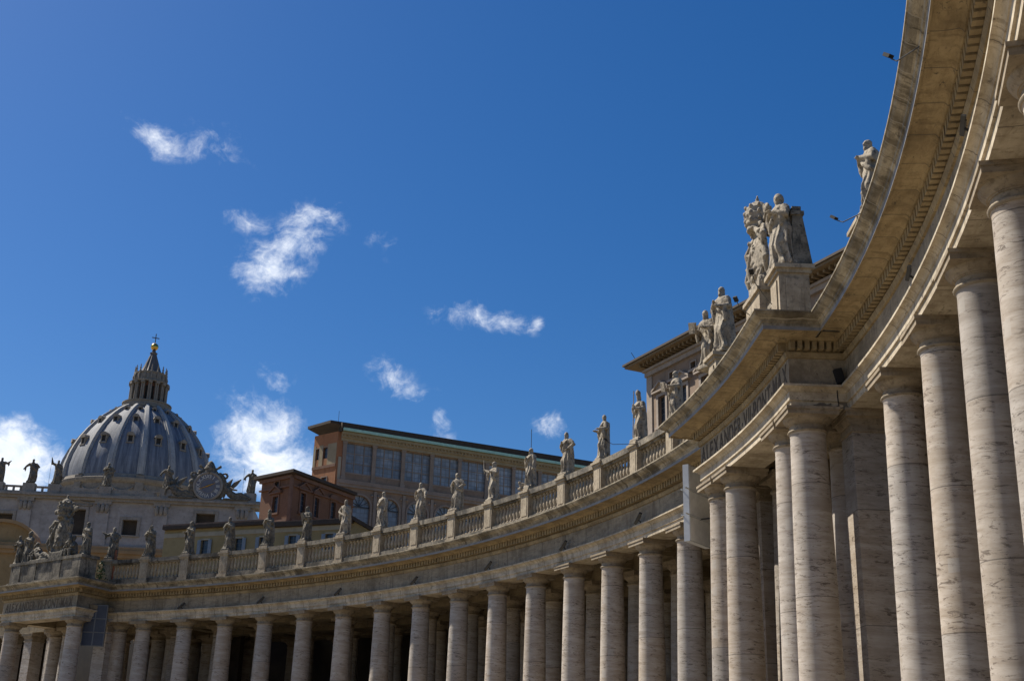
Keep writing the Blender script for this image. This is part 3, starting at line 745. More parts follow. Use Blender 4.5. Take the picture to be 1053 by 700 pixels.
POSE = {'down': ((0.0, 0.29, 1.13), (0.08, 0.29, 0.88)), 'chest': ((0.05, 0.33, 1.16), (0.23, 0.06, 1.28)),
        'hold': ((0.02, 0.31, 1.13), (0.30, 0.20, 1.12)), 'out': ((0.05, 0.42, 1.32), (0.15, 0.62, 1.45)),
        'up': ((0.08, 0.40, 1.48), (0.14, 0.46, 1.80)), 'hip': ((-0.04, 0.44, 1.17), (0.10, 0.22, 1.03)),
        'fwdup': ((0.18, 0.32, 1.30), (0.38, 0.27, 1.54)), 'side': ((0.0, 0.42, 1.22), (0.10, 0.55, 1.02))}
def figure(b, rs, k, la='down', ra='chest', lean=0.0, sway=0.05, head=(0, 0), beard=True, hood=False, mitre=False, cloak=True, knee=1, bare_legs=False, T=None, slim=1.24, crouch=0.0):
    """adds the overlapping closed volumes of one draped figure (1.75 units tall, scaled by k), facing +X"""
    S = (T if T is not None else Matrix.Identity(4)) @ Matrix.Scale(k, 4)
    ph = [rs.uniform(0, 6.28) for _ in range(6)]; nf = rs.choice((7, 8, 9, 10)); nf2 = rs.choice((13, 15, 17))
    def ctr(z):
        t = z / 1.75
        return Vector((lean * t * t - 0.01, sway * sin(pi * min(1, t * 1.2)) * 1.0, 0))
    tab = [(0.0, .235, .215), (0.06, .25, .23), (0.2, .215, .20), (0.45, .20, .185), (0.72, .205, .175), (0.88, .205, .165), (1.04, .172, .135), (1.2, .19, .145), (1.34, .215, .14), (1.42, .20, .125), (1.47, .11, .09), (1.50, .068, .068), (1.56, .062, .062)]
    n = 44; vs = []; fs = []
    for ri in range(40):
        z = 1.56 * ri / 39
        for j in range(len(tab) - 1):
            if tab[j][0] <= z <= tab[j + 1][0] + 1e-6:
                t = (z - tab[j][0]) / (tab[j + 1][0] - tab[j][0]); t = t * t * (3 - 2 * t); wy = tab[j][1] + (tab[j + 1][1] - tab[j][1]) * t; wx = tab[j][2] + (tab[j + 1][2] - tab[j][2]) * t; break
        wy *= slim; c = ctr(z); A = 0.29 * max(0, 1 - z / 1.35) + 0.05
        if z > 1.44: A = 0
        for i in range(n):
            th = 2 * pi * i / n
            g = 1 + A * (0.62 * sin(nf * th + ph[0] + 1.6 * z) + 0.38 * sin(nf2 * th + ph[1] - 2.2 * z)) + (0.05 * sin(13 * z + 2.6 * th + ph[2]) if 0.5 < z < 1.4 else 0)
            x = wx * cos(th) * g; y = wy * sin(th) * g
            if knee and cos(th) > 0:    # bent free leg pressing through the cloth
                x += 0.11 * math.exp(-((z - 0.48) / 0.24) ** 2) * max(0, cos(th - 0.55 * knee)) ** 3
            vs.append((x + c.x, y + c.y, z))
        
    for ri in range(39):
        for i in range(n): fs.append((ri * n + i, ri * n + (i + 1) % n, (ri + 1) * n + (i + 1) % n, (ri + 1) * n + i))
    fs.append(tuple(range(n - 1, -1, -1))); fs.append(tuple(39 * n + i for i in range(n)))
    b.add(vs, fs, True, S)
    if cloak:
        cv = []; cf = []; ncl = 16; rows = 14; sidec = rs.choice((-1, 1))
        for ri in range(rows):
            t = ri / (rows - 1); z = 1.42 - 1.30 * t; c = ctr(z); wd = 0.20 + 0.07 * t
            for sgn in (0, 1):
                for i in range(ncl):
                    th = pi * (0.5 + i / (ncl - 1)) ; fold = 1 + 0.10 * t * sin(i * 1.7 + ph[3] + 2 * t)
                    rr = (1.0 if sgn == 0 else 1.22)
                    cv.append(((0.16 + 0.03 * t) * cos(th) * rr * fold + c.x - 0.02, wd * sin(th) * rr * fold + c.y + 0.04 * sidec * t, z))
        q = 2 * ncl
        for ri in range(rows - 1):
            for i in range(ncl - 1):
                o = ri * q; cf.append((o + i, o + i + 1, o + q + i + 1, o + q + i)); o += ncl; cf.append((o + i, o + q + i, o + q + i + 1, o + i + 1))
            o = ri * q
            cf.append((o, o + q, o + q + ncl, o + ncl)); cf.append((o + ncl - 1, o + 2 * ncl - 1, o + q + 2 * ncl - 1, o + q + ncl - 1))
        cf.append(tuple(list(range(ncl)) + list(range(2 * ncl - 1, ncl - 1, -1)))); o = (rows - 1) * q; cf.append(tuple(list(range(o + ncl - 1, o - 1, -1)) + list(range(o + ncl, o + 2 * ncl))))
        b.add(cv, cf, True, S)
    # sash of cloth across the body
    c1, c2 = ctr(1.40), ctr(0.85); sg = rs.choice((-1, 1))
    b.tube([c1 + Vector((0.06, 0.16 * sg, 1.42)), c1 + Vector((0.15, 0.06 * sg, 1.28)), c2 + Vector((0.17, -0.08 * sg, 1.06)), c2 + Vector((0.10, -0.22 * sg, 0.92)), c2 + Vector((-0.04, -0.24 * sg, 0.84))], [0.05, 0.06, 0.065, 0.06, 0.05], 8, S)
    hands = {}
    for sgn, pose in ((1, la), (-1, ra)):
        e, h = POSE[pose]; c = ctr(1.4)
        sh = Vector((c.x, c.y + sgn * 0.185, 1.40)); e = Vector((e[0] + c.x, e[1] * sgn + c.y, e[2])); h = Vector((h[0] + c.x, h[1] * sgn + c.y, h[2]))
        b.tube([sh, sh.lerp(e, 0.55), e, e.lerp(h, 0.5), h], [0.10, 0.098, 0.085, 0.074, 0.045], 10, S)
        d = (h - e).normalized(); b.ell(h + d * 0.045, (0.052, 0.042, 0.05), 10, 7, S)
        for fk in (-0.03, -0.01, 0.012, 0.032):
            b.tube([h + d * 0.05 + Vector((0, fk, fk * 0.3)), h + d * 0.11 + Vector((0.01, fk * 1.1, 0.0)), h + d * 0.135 + Vector((0.025, fk, -0.015))], [0.016, 0.014, 0.011], 6, S)
        # hanging sleeve
        m = e.lerp(h, 0.45); ln = rs.uniform(0.22, 0.42)
        b.tube([m + Vector((0, 0, 0.03)), m + Vector((-0.02, 0.01 * sgn, -ln * 0.5)), m + Vector((-0.02, 0.0, -ln))], [0.06, 0.07, 0.035], 8, S)
        hands[sgn] = S @ (h + d * 0.07)
    # head
    c = ctr(1.62); hc = c + Vector((0.015 + head[0] * 0.04, head[1] * 0.02, 1.635)); HR = Matrix.Rotation(head[1], 3, 'Z') @ Matrix.Rotation(head[0], 3, 'Y')
    def hp(x, y, z): return hc + HR @ Vector((x, y, z))
    b.tube([c + Vector((-0.01, 0, 1.44)), hc + Vector((-0.015, 0, -0.03))], [0.075, 0.065], 10, S)
    b.ell(hc, (0.098, 0.078, 0.122), 16, 10, S, HR)
    b.ell(hp(-0.025, 0, 0.03), (0.095, 0.088, 0.105), 14, 9, S, HR)       # hair
    b.ell(hp(-0.07, 0, -0.05), (0.05, 0.075, 0.085), 10, 7, S, HR)
    b.tube([hp(0.09, 0, 0.03), hp(0.122, 0, -0.015), hp(0.09, 0, -0.03)], [0.014, 0.02, 0.016], 6, S)  # nose
    b.tube([hp(0.082, -0.05, 0.038), hp(0.098, 0, 0.036), hp(0.082, 0.05, 0.038)], [0.014, 0.017, 0.014], 6, S)  # brow
    b.ell(hp(0.07, 0, -0.085), (0.035, 0.04, 0.03), 8, 6, S, HR)
    for sgn in (-1, 1): b.ell(hp(-0.005, 0.082 * sgn, 0.0), (0.02, 0.012, 0.03), 6, 5, S, HR)
    if beard: b.tube([hp(0.06, 0, -0.07), hp(0.085, 0, -0.13), hp(0.075, 0, -0.19)], [0.06, 0.052, 0.02], 8, S)
    if hood: b.ell(hp(-0.04, 0, 0.01), (0.115, 0.115, 0.15), 12, 8, S, HR)
    if mitre: b.tube([hp(-0.01, 0, 0.06), hp(-0.01, 0, 0.16), hp(-0.005, 0, 0.23), hp(0, 0, 0.30)], [0.095, 0.105, 0.08, 0.015], 10, S)
    for sgn in (-1, 1): b.ell((0.17, 0.09 * sgn + sway * 0, 0.035), (0.10, 0.045, 0.04), 8, 6, S)
    return hands

def statue(label, T, seed, H=2.58, vox=0.026, item=None, hand=-1, mat=None, name='statue', group=None, **kw):
    mat = mat or M['statue']; root = thing(name, label, 'statue', T, group); rs = random.Random(seed); b = MB()
    hands = figure(b, rs, H / 1.76, T=Matrix.Translation((0, 0, 0.12)), **kw)
    b.box(-0.40, 0.40, -0.42, 0.42, 0.0, 0.15)
    remeshed(b, 'figure', vox, mat, root, None, 0.010, seed)
    h = hands[hand]
    if item == 'staff':
        q = MB(); q.tube([(h.x + 0.03, h.y + 0.05 * (-hand), 0.13), (h.x + 0.01, h.y, h.z), (h.x, h.y - 0.03 * (-hand), H + 0.15)], 0.028, 8); q.build('staff', mat, root)
    elif item == 'cross':
        q = MB(); q.tube([(h.x + 0.04, h.y, 0.13), (h.x, h.y, h.z), (h.x - 0.02, h.y, H + 0.30)], 0.035, 8)
        q.tube([(h.x - 0.01, h.y - 0.34, H - 0.02), (h.x - 0.01, h.y + 0.34, H - 0.02)], 0.035, 8); q.build('cross', mat, root)
    elif item == 'book':
        q = MB(); q.box(-0.05, 0.06, -0.19, 0.19, -0.24, 0.24, Matrix.Translation(h + Vector((0.05, 0, 0.08))) @ Matrix.Rotation(0.3, 4, 'Y') @ Matrix.Rotation(0.25 * hand, 4, 'X')); q.build('book', mat, root)
    elif item == 'palm':
        q = MB(); q.tube([h + Vector((0, 0, -0.25)), h + Vector((0.02, 0.06 * hand, 0.25)), h + Vector((-0.02, 0.22 * hand, 0.75))], [0.03, 0.05, 0.012], 8); q.build('palm_branch', mat, root)
    elif item == 'sword':
        q = MB(); q.tube([h + Vector((0, 0, 0.12)), h, (h.x + 0.05, h.y + 0.02, 0.14)], [0.03, 0.03, 0.018], 6); q.tube([h + Vector((0, -0.16, -0.08)), h + Vector((0, 0.16, -0.08))], 0.025, 6); q.build('sword', mat, root)
    return root

ZS = ZB + 2.28
ST = [  # far balustrade, leftmost first
    dict(la='hip', ra='out', sway=0.05, head=(0.1, 0.3), label='sooty stone statue with one arm out, first pedestal right of the big coat of arms', mitre=False, hood=True, beard=True, m=1),
    dict(la='chest', ra='chest', sway=0.04, head=(0, 0.2), item='palm', hand=1, label='sooty stone statue carrying a slanting palm branch, second from left on the curved balustrade', m=1),
    dict(la='chest', ra='hold', sway=-0.02, head=(0.15, 0.1), hood=True, label='hooded stone statue with folded arms, standing just left of the blue shuttered yellow house', m=1),
    dict(la='chest', ra='chest', lean=0.10, head=(0.2, 0.4), hood=False, label='stone statue bowing its head over joined hands, fourth from left on the curved balustrade', m=1),
    dict(la='chest', ra='chest', lean=0.02, head=(0.1, 0.0), mitre=True, label='stone statue in a pointed mitre below the red brick house', m=1),
    dict(la='hold', ra='chest', lean=0.03, head=(0.2, -0.2), item='book', hand=1, label='stone statue holding a book between shuttered yellow house windows, sixth from left', m=1),
    dict(la='down', ra='hip', sway=0.07, head=(0.1, 0.3), label='stone statue with hand on hip in front of the leftmost arched loggia window', m=0),
    dict(la='down', ra='hip', sway=-0.08, head=(0.0, 0.4), beard=False, label='slim stone statue with hand at its hip in front of the second arched loggia window'),
    dict(la='side', ra='chest', sway=0.07, head=(0.15, 0.5), label='stone statue with bent elbow beside the third arched loggia window, ninth from left'),
    dict(la='hip', ra='chest', sway=0.10, lean=0.05, head=(0.1, 0.5), knee=-1, beard=False, label='stone statue swaying sideways, tenth from left along the far balustrade'),
    dict(la='chest', ra='out', sway=-0.03, head=(0.1, 0.1), item='palm', hand=-1, label='bearded stone statue with one elbow out before the glazed loggia, eleventh from left'),
    dict(la='down', ra='chest', sway=-0.03, head=(0.1, 0.2), beard=True, label='stone statue with a small animal at its feet, twelfth from left'),
    dict(la='hip', ra='chest', sway=0.07, lean=0.06, head=(0.25, 0.4), knee=-1, label='striding stone statue against blue sky at the right end of the loggia roof'),
    dict(la='hold', ra='hold', sway=0.0, lean=-0.03, head=(0, 1.0), cloak=True, beard=False, label='pale stone statue in profile with forearms held forward, alone against plain blue sky'),
    dict(la='hold', ra='chest', sway=0.04, lean=0.04, head=(0.3, 0.5), mitre=True, item='staff', hand=1, label='stone statue with a staff in front of the left corner of the pinkish palace'),
    dict(la='hold', ra='hold', sway=0.0, head=(0.1, 0.3), item='book', hand=-1, label='stone statue half hidden behind the pavilion cornice, in front of the pinkish palace windows'),
]
GR = 'stone statues along the far balustrade'
for i, d in enumerate(ST):
    d = dict(d); lb = d.pop('label'); mm = d.pop('m', 0); 
    turn = 0.15 * sin(i * 2.3)
    statue(lb, frame_at(ped_angs[i], POFFB, ZS, turn), 11 + i, H=2.62 if i < 9 else 2.54, vox=0.036 if i < 8 else 0.028, mat=M['statue_dark'] if (mm and i < 7) else M['statue'], group=GR, **d)
# small animal at the feet of the twelfth statue: one carved piece with its statue, built as its own part
tw = [o for o in bpy.data.objects if o.get('label', '').endswith('twelfth from left')][0]
b = MB(); b.ell((0.30, -0.45, 0.30), (0.26, 0.14, 0.17)); b.ell((0.48, -0.5, 0.44), (0.11, 0.09, 0.11)); b.tube([(0.42, -0.45, 0.3), (0.46, -0.45, 0.12)], 0.06); b.tube([(0.2, -0.45, 0.3), (0.16, -0.45, 0.12)], 0.06); b.box(0.0, 0.55, -0.62, -0.30, 0.0, 0.14)
remeshed(b, 'animal', 0.03, M['statue'], tw, None, 0.01, 3)

statue('stone statue with folded arms showing only above the near cornice, at the upper right', frame_at(AR - 0.0062, POFFB - 0.02, ZS, 0.1), 61, H=2.56, vox=0.03, la='chest', ra='chest', head=(0.1, 0.35), beard=True)

# ------------------------------------------------------------------ coat of arms groups
def arms(label, T, mat, s=1.0, vox=0.05, seed=5):
    root = thing('coat_of_arms', label, 'coat of arms', T); K = Matrix.Scale(s, 4)
    b = MB()
    n = 26
    # cartouche: bulging shield, rolled rim
    b.ell((0.10, 0, 1.75), (0.34, 0.92, 1.35), 22, 14, K)
    for sg in (-1, 1):      # acanthus leaves and swags round the shield
        for k in range(7):
            t = 0.35 + 0.4 * k; y0, z0 = sg * 1.0 * sin(t), 1.75 + 1.4 * cos(t)
            b.tube([(0.1, y0, z0), (0.36, y0 + sg * 0.22 * sin(t), z0 + 0.25 * cos(t) - 0.05), (0.30, y0 + sg * 0.42 * sin(t), z0 + 0.42 * cos(t) - 0.18)], [0.15, 0.13, 0.04], 7, K)
    rim = [(0.22 + 0.1 * sin(3 * t), 1.05 * sin(t) * (1 + 0.10 * cos(3 * t)), 1.75 + 1.45 * cos(t)) for t in [2 * pi * i / n for i in range(n + 1)]]
    b.tube(rim, 0.14, 8, K)
    for sg in (-1, 1):
        for (y, z, r) in ((1.05, 2.75, 0.28), (1.15, 1.5, 0.22), (0.75, 0.45, 0.30), (0.55, 3.15, 0.25)):
            b.tube([(0.2, sg * (y + r * cos(t) * 0.8), z + r * sin(t)) for t in [k * 0.7 for k in range(9)]], 0.10, 7, K)
        # hanging ribbons and swags
        b.tube([(0.15, sg * 0.9, 3.0), (0.3, sg * 1.35, 2.5), (0.25, sg * 1.25, 1.9), (0.3, sg * 1.5, 1.3), (0.2, sg * 1.3, 0.6)], [0.12, 0.17, 0.12, 0.16, 0.06], 8, K)
        # crossed keys behind the tiara
        b.tube([(-0.1, -sg * 1.0, 2.55), (-0.05, sg * 0.2, 3.25), (0.05, sg * 1.25, 3.75)], 0.09, 8, K)
        b.ell((0.05, sg * 1.28, 3.78), (0.12, 0.28, 0.22), 10, 7, K); b.box(-0.02, 0.14, sg * 1.0 - 0.1, sg * 1.0 + 0.1, 3.72, 4.08, K)
    # tiara: three crowns
    b.lathe([(0.50, 3.15), (0.56, 3.22), (0.52, 3.40), (0.60, 3.46), (0.62, 3.56), (0.57, 3.62), (0.62, 3.85), (0.64, 3.92), (0.58, 4.0), (0.56, 4.18), (0.58, 4.26), (0.48, 4.34), (0.32, 4.55), (0.12, 4.68)], 20, K @ Matrix.Translation((0.1, 0, 0)))
    for zz, rr in ((3.56, 0.60), (3.92, 0.62), (4.24, 0.56)):
        for i in range(9): t = 2 * pi * i / 9; b.ell((0.1 + rr * cos(t), rr * sin(t), zz + 0.08), (0.09, 0.09, 0.12), 8, 6, K)
    b.ell((0.1, 0, 4.76), (0.10, 0.10, 0.12), 8, 6, K); b.box(0.07, 0.13, -0.03, 0.03, 4.8, 5.0, K); b.box(0.07, 0.13, -0.09, 0.09, 4.88, 4.94, K)
    b.box(-0.35, 0.45, -0.9, 0.9, 0.0, 0.55, K)
    # mounts and star in relief on the shield
    def onface(y, z): return 0.10 + 0.34 * sqrt(max(0.0, 1 - (y / 0.92) ** 2 - ((z - 1.75) / 1.35) ** 2))
    for y, z in ((-0.42, 1.0), (0.0, 1.0), (0.42, 1.0), (-0.21, 1.28), (0.21, 1.28), (0.0, 1.56)):
        b.ell((onface(y, z), y, z), (0.12, 0.2, 0.17), 10, 7, K)
    for i in range(4): t = pi * i / 4; b.tube([(onface(0, 2.25) + 0.03, 0.26 * cos(t), 2.25 + 0.26 * sin(t)), (onface(0, 2.25) + 0.03, -0.26 * cos(t), 2.25 - 0.26 * sin(t))], 0.055, 6, K)
    remeshed(b, 'cartouche', vox, mat, root, None, 0.014, seed, 1)
    return root

ZP = Zh(17.2)
SD = M['statue_dark']
arms('huge sooty stone coat of arms with tiara and keys, on the far left pavilion parapet', fr_end(3.45, -0.05, ZP - 0.03), SD, 1.12, 0.055)
statue('dark stone statue standing right of the huge coat of arms, at the parapet end', fr_end(0.05, 0.0, ZP), 71, H=2.75, vox=0.045, mat=SD, la='chest', ra='hip', sway=0.05, head=(0.1, 0.2))
statue('dark stone statue at the outer left end of the coat of arms parapet, leaning forward', fr_end(LE + 0.75, 0.0, ZP, ), 72, H=2.5, vox=0.045, mat=SD, la='chest', ra='hold', lean=0.12, sway=0.06, head=(0.2, 0.4))
statue('taller dark stone statue with covered head, second from the left parapet end', fr_end(LE - 0.42, 0.1, ZP), 73, H=2.8, vox=0.045, mat=SD, la='chest', ra='chest', hood=True, sway=-0.04, head=(0.15, -0.2))
def crouching(label, T, seed, mat, s=1.0, rec=False):
    root = thing('statue', label, 'statue', T); rs = random.Random(seed); b = MB()
    # seated / reclining body: torso, folded legs, arms, head
    if rec:
        b.tube([(0.1, 0.1, 0.35), (0.1, -0.35, 0.62), (0.05, -0.62, 1.02), (0.05, -0.7, 1.25)], [0.34, 0.33, 0.33, 0.12], 12)
        b.tube([(0.1, 0.0, 0.4), (0.25, 0.65, 0.55), (0.22, 1.1, 0.35), (0.2, 1.55, 0.18)], [0.27, 0.22, 0.18, 0.11], 10)
        b.tube([(0.1, 0.0, 0.3), (0.3, 0.55, 0.28), (0.2, 1.25, 0.18)], [0.25, 0.2, 0.13], 10)
        hx = (0.08, -0.74, 1.47); b.tube([(0.1, -0.9, 1.1), (0.3, -1.15, 0.75), (0.2, -1.2, 0.25)], [0.12, 0.1, 0.08], 8); b.tube([(0.15, -0.4, 1.15), (0.35, -0.05, 0.95), (0.4, 0.3, 0.9)], [0.12, 0.1, 0.07], 8)
        b.tube([(-0.1, -0.8, 1.1), (-0.15, -0.3, 0.7), (-0.1, 0.5, 0.35), (0, 1.2, 0.15)], [0.12, 0.22, 0.2, 0.1], 8)
    else:
        b.tube([(0, 0, 0.25), (0.0, 0, 0.6), (0.05, 0, 1.0), (0.05, 0, 1.22)], [0.38, 0.33, 0.30, 0.12], 12)
        for sg in (-1, 1):
            b.tube([(0, sg * 0.18, 0.4), (0.5, sg * 0.22, 0.5), (0.45, sg * 0.24, 0.1)], [0.2, 0.17, 0.12], 10)
            b.tube([(0.05, sg * 0.28, 1.05), (0.25, sg * 0.4, 0.8), (0.45, sg * 0.2, 0.75)], [0.12, 0.1, 0.07], 8)
        hx = (0.1, 0, 1.42)
    b.ell(hx, (0.17, 0.14, 0.2)); b.ell((hx[0] - 0.05, hx[1], hx[2] + 0.05), (0.16, 0.16, 0.17)); b.tube([(hx[0] + 0.15, hx[1], hx[2] + 0.04), (hx[0] + 0.2, hx[1], hx[2] - 0.03)], 0.03, 6)
    b.box(-0.3, 0.5, -0.9 if rec else -0.4, 1.3 if rec else 0.4, 0, 0.14)
    bb = MB(); bb.add(b.v, b.f, True, Matrix.Scale(s, 4))
    remeshed(bb, 'figure', 0.045, mat, root, None, 0.025, seed)
    return root
crouching('small dark seated stone figure between the two standing statues and the coat of arms', fr_end(7.3, 0.0, ZP), 81, SD, 1.0)
crouching('dark reclining stone figure leaning against the left side of the coat of arms', fr_end(6.15, -0.1, ZP, ) @ Matrix.Rotation(pi, 4, 'Z') @ Matrix.Scale(1, 4) @ Matrix.Rotation(pi, 4, 'Z'), 82, SD, 1.05, True)
crouching('dark stone figure seated low against the right side of the coat of arms', fr_end(1.75, 0.0, ZP), 83, SD, 1.15)

# middle pavilion: parapet, pedestals, sculptures
b = MB()
ring(b, 0.588, 0.722, RR - 2.55, RR - 1.5, ZB + 0.01, ZB + 1.35, 0.01); ring(b, 0.588, 0.722, RR - 2.65, RR - 1.4, ZB + 1.35, ZB + 1.55, 0.01)
ring(b, 0.5735, 0.580, RR - 1.0, RR + 0.3, ZB + 0.01, ZB + 1.75, 0.01)
b.build('parapet', M['rail'], pv)
def big_ped(ang, off, w=0.85, d=0.95, h=2.45):
    b = MB(); b.box(-d, d, -w, w, 0.005, 0.22); b.box(-d + 0.12, d - 0.12, -w + 0.12, w - 0.12, 0.22, h - 0.35)
    b.box(-d + 0.35, d - 0.35, -w + 0.07, w - 0.07, 0.45, h - 0.55); b.box(-d + 0.07, d - 0.07, -w + 0.35, w - 0.35, 0.45, h - 0.55)
    b.box(-d + 0.04, d - 0.04, -w + 0.04, w - 0.04, h - 0.35, h - 0.2); b.box(-d - 0.06, d + 0.06, -w - 0.06, w + 0.06, h - 0.2, h - 0.05); b.box(-d + 0.06, d - 0.06, -w + 0.06, w - 0.06, h - 0.05, h)
    return b.build('pedestal', M['baluster'], pv, frame_at(ang, off, ZB))
big_ped(0.5862, -2.16, 0.72, 0.66); big_ped(0.7165, -1.95, 0.6, 0.7)
HP = ZB + 2.45
statue('tall draped stone statue in profile beside the shield with tiara, right pavilion end', frame_at(0.5888, -2.34, HP, 0.35), 91, H=2.95, vox=0.026, slim=1.5, la='chest', ra='chest', sway=0.0, lean=0.02, head=(0.15, 0.5), beard=False, hood=True)
b = MB(); b.prism([(-0.30, 0), (0.42, 0), (0.12, 2.05), (-0.24, 2.05)], -0.36, 0.36); b.box(-0.30, 0.18, -0.42, 0.42, 2.05, 2.2); b.box(-0.22, 0.1, -0.32, 0.32, 2.2, 2.42)
tag(b.build('stone_buttress', M['statue_dark'], None, frame_at(0.5865, -1.78, HP - 0.003) @ Matrix.Rotation(pi, 4, 'Z')), 'dark tapering stone slab behind the tall statue at the pavilion corner', 'buttress')
arms('stone coat of arms with tiara and keys seen from its side, on the inscribed pavilion', frame_at(0.6200, -2.45, ZB + 2.40), M['statue'], 0.84, 0.032, 9)
b = MB(); b.box(-0.55, 0.55, -0.95, 0.95, ZB + 1.553, ZB + 2.25, frame_at(0.6200, -2.35, 0)); b.box(-0.65, 0.65, -1.05, 1.05, ZB + 2.25, ZB + 2.398, frame_at(0.6200, -2.35, 0)); b.build('crest_base', M['baluster'], pv)
statue('tall cloaked stone statue with folded forearm on the left end of the inscribed pavilion', frame_at(0.7135, -2.05, HP, 0.3), 92, H=2.95, vox=0.026, slim=1.45, la='hold', ra='chest', sway=0.02, lean=0.03, head=(0.05, 0.5), beard=True)
statue('smaller stone statue holding a slab, crouching beside the tall cloaked statue on the pavilion', frame_at(0.7285, -2.35, ZB + 2.05, 0.4), 93, H=2.6, vox=0.026, slim=1.4, la='hold', ra='hold', item='book', hand=-1, lean=0.12, sway=0.05, head=(0.3, 0.4))

# ------------------------------------------------------------------ floodlights and lamps
def floodlight_parts():
    a = MB(); a.tube([(0, 0, 0), (0.02, 0, 0.12), (0.12, 0, 0.18)], 0.03, 8)
    h = MB(); h.box(-0.07, 0.07, -0.40, 0.40, -0.06, 0.06); h.box(0.07, 0.09, -0.385, 0.385, -0.05, 0.05); h.box(-0.10, -0.07, -0.22, 0.22, -0.045, 0.045)
    m1, m2 = a.mesh('bracket'), h.mesh('lamp_head'); m1.materials.append(M['black']); m2.materials.append(M['iron']); return m1, m2
ME_FB, ME_FH = floodlight_parts()
fl_names = ['first from the left', 'second from the left', 'third from the left', 'fourth from the left', 'fifth from the left', 'sixth from the left', 'seventh from the left, nearest the pavilion']
def flood(a, off, h, label, scale=1.0, group=None):
    T = frame_at(a, off, Zh(h)); t = thing('floodlight', label, 'floodlight', T, group)
    link('bracket', ME_FB, t); link('lamp_head', ME_FH, t, Matrix.Translation((0.14, 0, 0.26)) @ Matrix.Rotation(0.55, 4, 'X') @ Matrix.Rotation(-0.5, 4, 'Y') @ Matrix.Scale(scale, 4))
for a, nm in zip((1.6160, 1.4967, 1.3776, 1.2577, 1.1395, 1.0187, 0.8975), fl_names):
    flood(a, -0.92, 12.885, 'small dark floodlight on the far wing architrave, ' + nm, 1.0, 'floodlights along the far architrave')
flood(0.4440, -0.92, 12.885, 'dark floodlight on the near wing architrave, left above the second big column', 0.6, 'floodlights along the near architrave')
flood(0.3360, -0.92, 12.885, 'dark floodlight on the near wing architrave, upper right near the dentils', 0.6, 'floodlights along the near architrave')
T = frame_at(AP0 - 0.0108, -0.9, Zh(12.89)); t = thing('floodlight', 'black floodlight with hanging cable in the corner beside the pavilion', 'floodlight', T)
b = MB(); b.box(-0.13, 0.13, -0.14, 0.14, 0.12, 0.62, Matrix.Rotation(0.25, 4, 'Y')); b.build('lamp_head', M['black'], t)
b = MB(); b.tube([(0, 0, 0), (0.02, 0, 0.15)], 0.04, 6); b.build('bracket', M['black'], t)
b = MB(); b.tube([(0.02, 0.06, 0.14), (0.20, 0.05, 0.0), (0.19, 0.03, -0.35), (0.17, 0.05, -0.75)], 0.018, 6); b.build('cable', M['black'], t)

def arm_lamp(label, head_ang, head_off, h, base_ang, base_off, hb):
    hp_ = P2(head_ang, head_off); bp = P2(base_ang, base_off)
    t = thing('lamp', label, 'lamp', Matrix.Translation((bp.x, bp.y, Zh(hb))), 'lamps on thin arms along the roof edge')
    d = Vector((hp_.x - bp.x, hp_.y - bp.y, h - hb))
    b = MB(); b.tube([(0, 0, 0), (d.x * 0.15, d.y * 0.15, (d.z - 0.22)), (d.x * 0.8, d.y * 0.8, d.z - 0.25), (d.x * 0.93, d.y * 0.93, d.z - 0.12), tuple(d)], 0.016, 6); b.build('arm', M['iron'], t)
    q = d.copy(); q.z = 0; ang = atan2(q.y, q.x)
    b = MB(); b.box(-0.10, 0.10, -0.07, 0.07, -0.04, 0.04, Matrix.Translation(d) @ Matrix.Rotation(ang, 4, 'Z') @ Matrix.Rotation(-0.7, 4, 'Y')); b.build('lamp_head', M['black'], t)
arm_lamp('tiny black lamp on an arm, the highest one along the near cornice', 0.3355, -2.42, 14.95, 0.325, -1.7, 15.1)
arm_lamp('black lamp on a thin arm just right of the draped statue with the shield', 0.4560, -2.75, 15.22, 0.440, -1.8, 15.12)
arm_lamp('black lamp on a thin arm below the pavilion shield with tiara', 0.545, -4.15, 16.25, 0.5800, -2.95, 16.1)
arm_lamp('black lamp on a thin arm right of the cloaked statue on the pavilion', 0.5840, -4.15, 16.35, 0.6100, -2.70, 16.2)
arm_lamp('black lamp on a thin arm between profile statue and palace corner', 0.9058, -2.6, 17.29, 0.8950, -0.9, 17.2)

# ------------------------------------------------------------------ screen panels
def screen_panel(label, T, w, h, backpane):
    t = thing('screen_panel', label, 'screen', T)
    b = MB(); b.box(-0.16, 0.12, -w / 2, w / 2, 0, h); b.build('casing', M['white_case'] if backpane else M['grey_frame'], t)
    fh = h / 3
    for i in range(3):
        for j in range(2):
            b = MB(); b.box(0.12, 0.135, -w / 2 + 0.05 + j * w / 2, -0.05 + j * w / 2 + 0.0, i * fh + 0.06, (i + 1) * fh - 0.05); b.build('screen_tile', M['screen'], t)
    for i in range(3):
        b = MB(); b.box(-0.175, -0.16, -w / 2 + 0.04, w / 2 - 0.04, i * fh + 0.05, (i + 1) * fh - 0.05); b.build('back_sheet', M['grey_case'], t)
    b = MB()
    for z in (h * 0.33, h * 0.72): b.tube([(-0.16, 0, z), (-1.4, 0, z)], 0.04, 6)
    b.build('bracket', M['iron'], t)
    b = MB()
    for z in (h / 3, h * 2 / 3): b.tube([(0.16, -w / 2 - 0.28, z), (0.16, w / 2 + 0.1, z)], 0.035, 6); b.tube([(-0.20, -w / 2 - 0.05, z), (-0.20, w / 2 + 0.45, z)], 0.035, 6)
    b.build('crossbars', M['white_case'] if backpane else M['grey_frame'], t)
T = frame_at(1.7255, -2.2, Zh(10.0)) @ Matrix.Rotation(0.50, 4, 'Z')
screen_panel('dark video screen of six tiles hanging beside the far left pavilion', T, 1.8, 3.35, False)
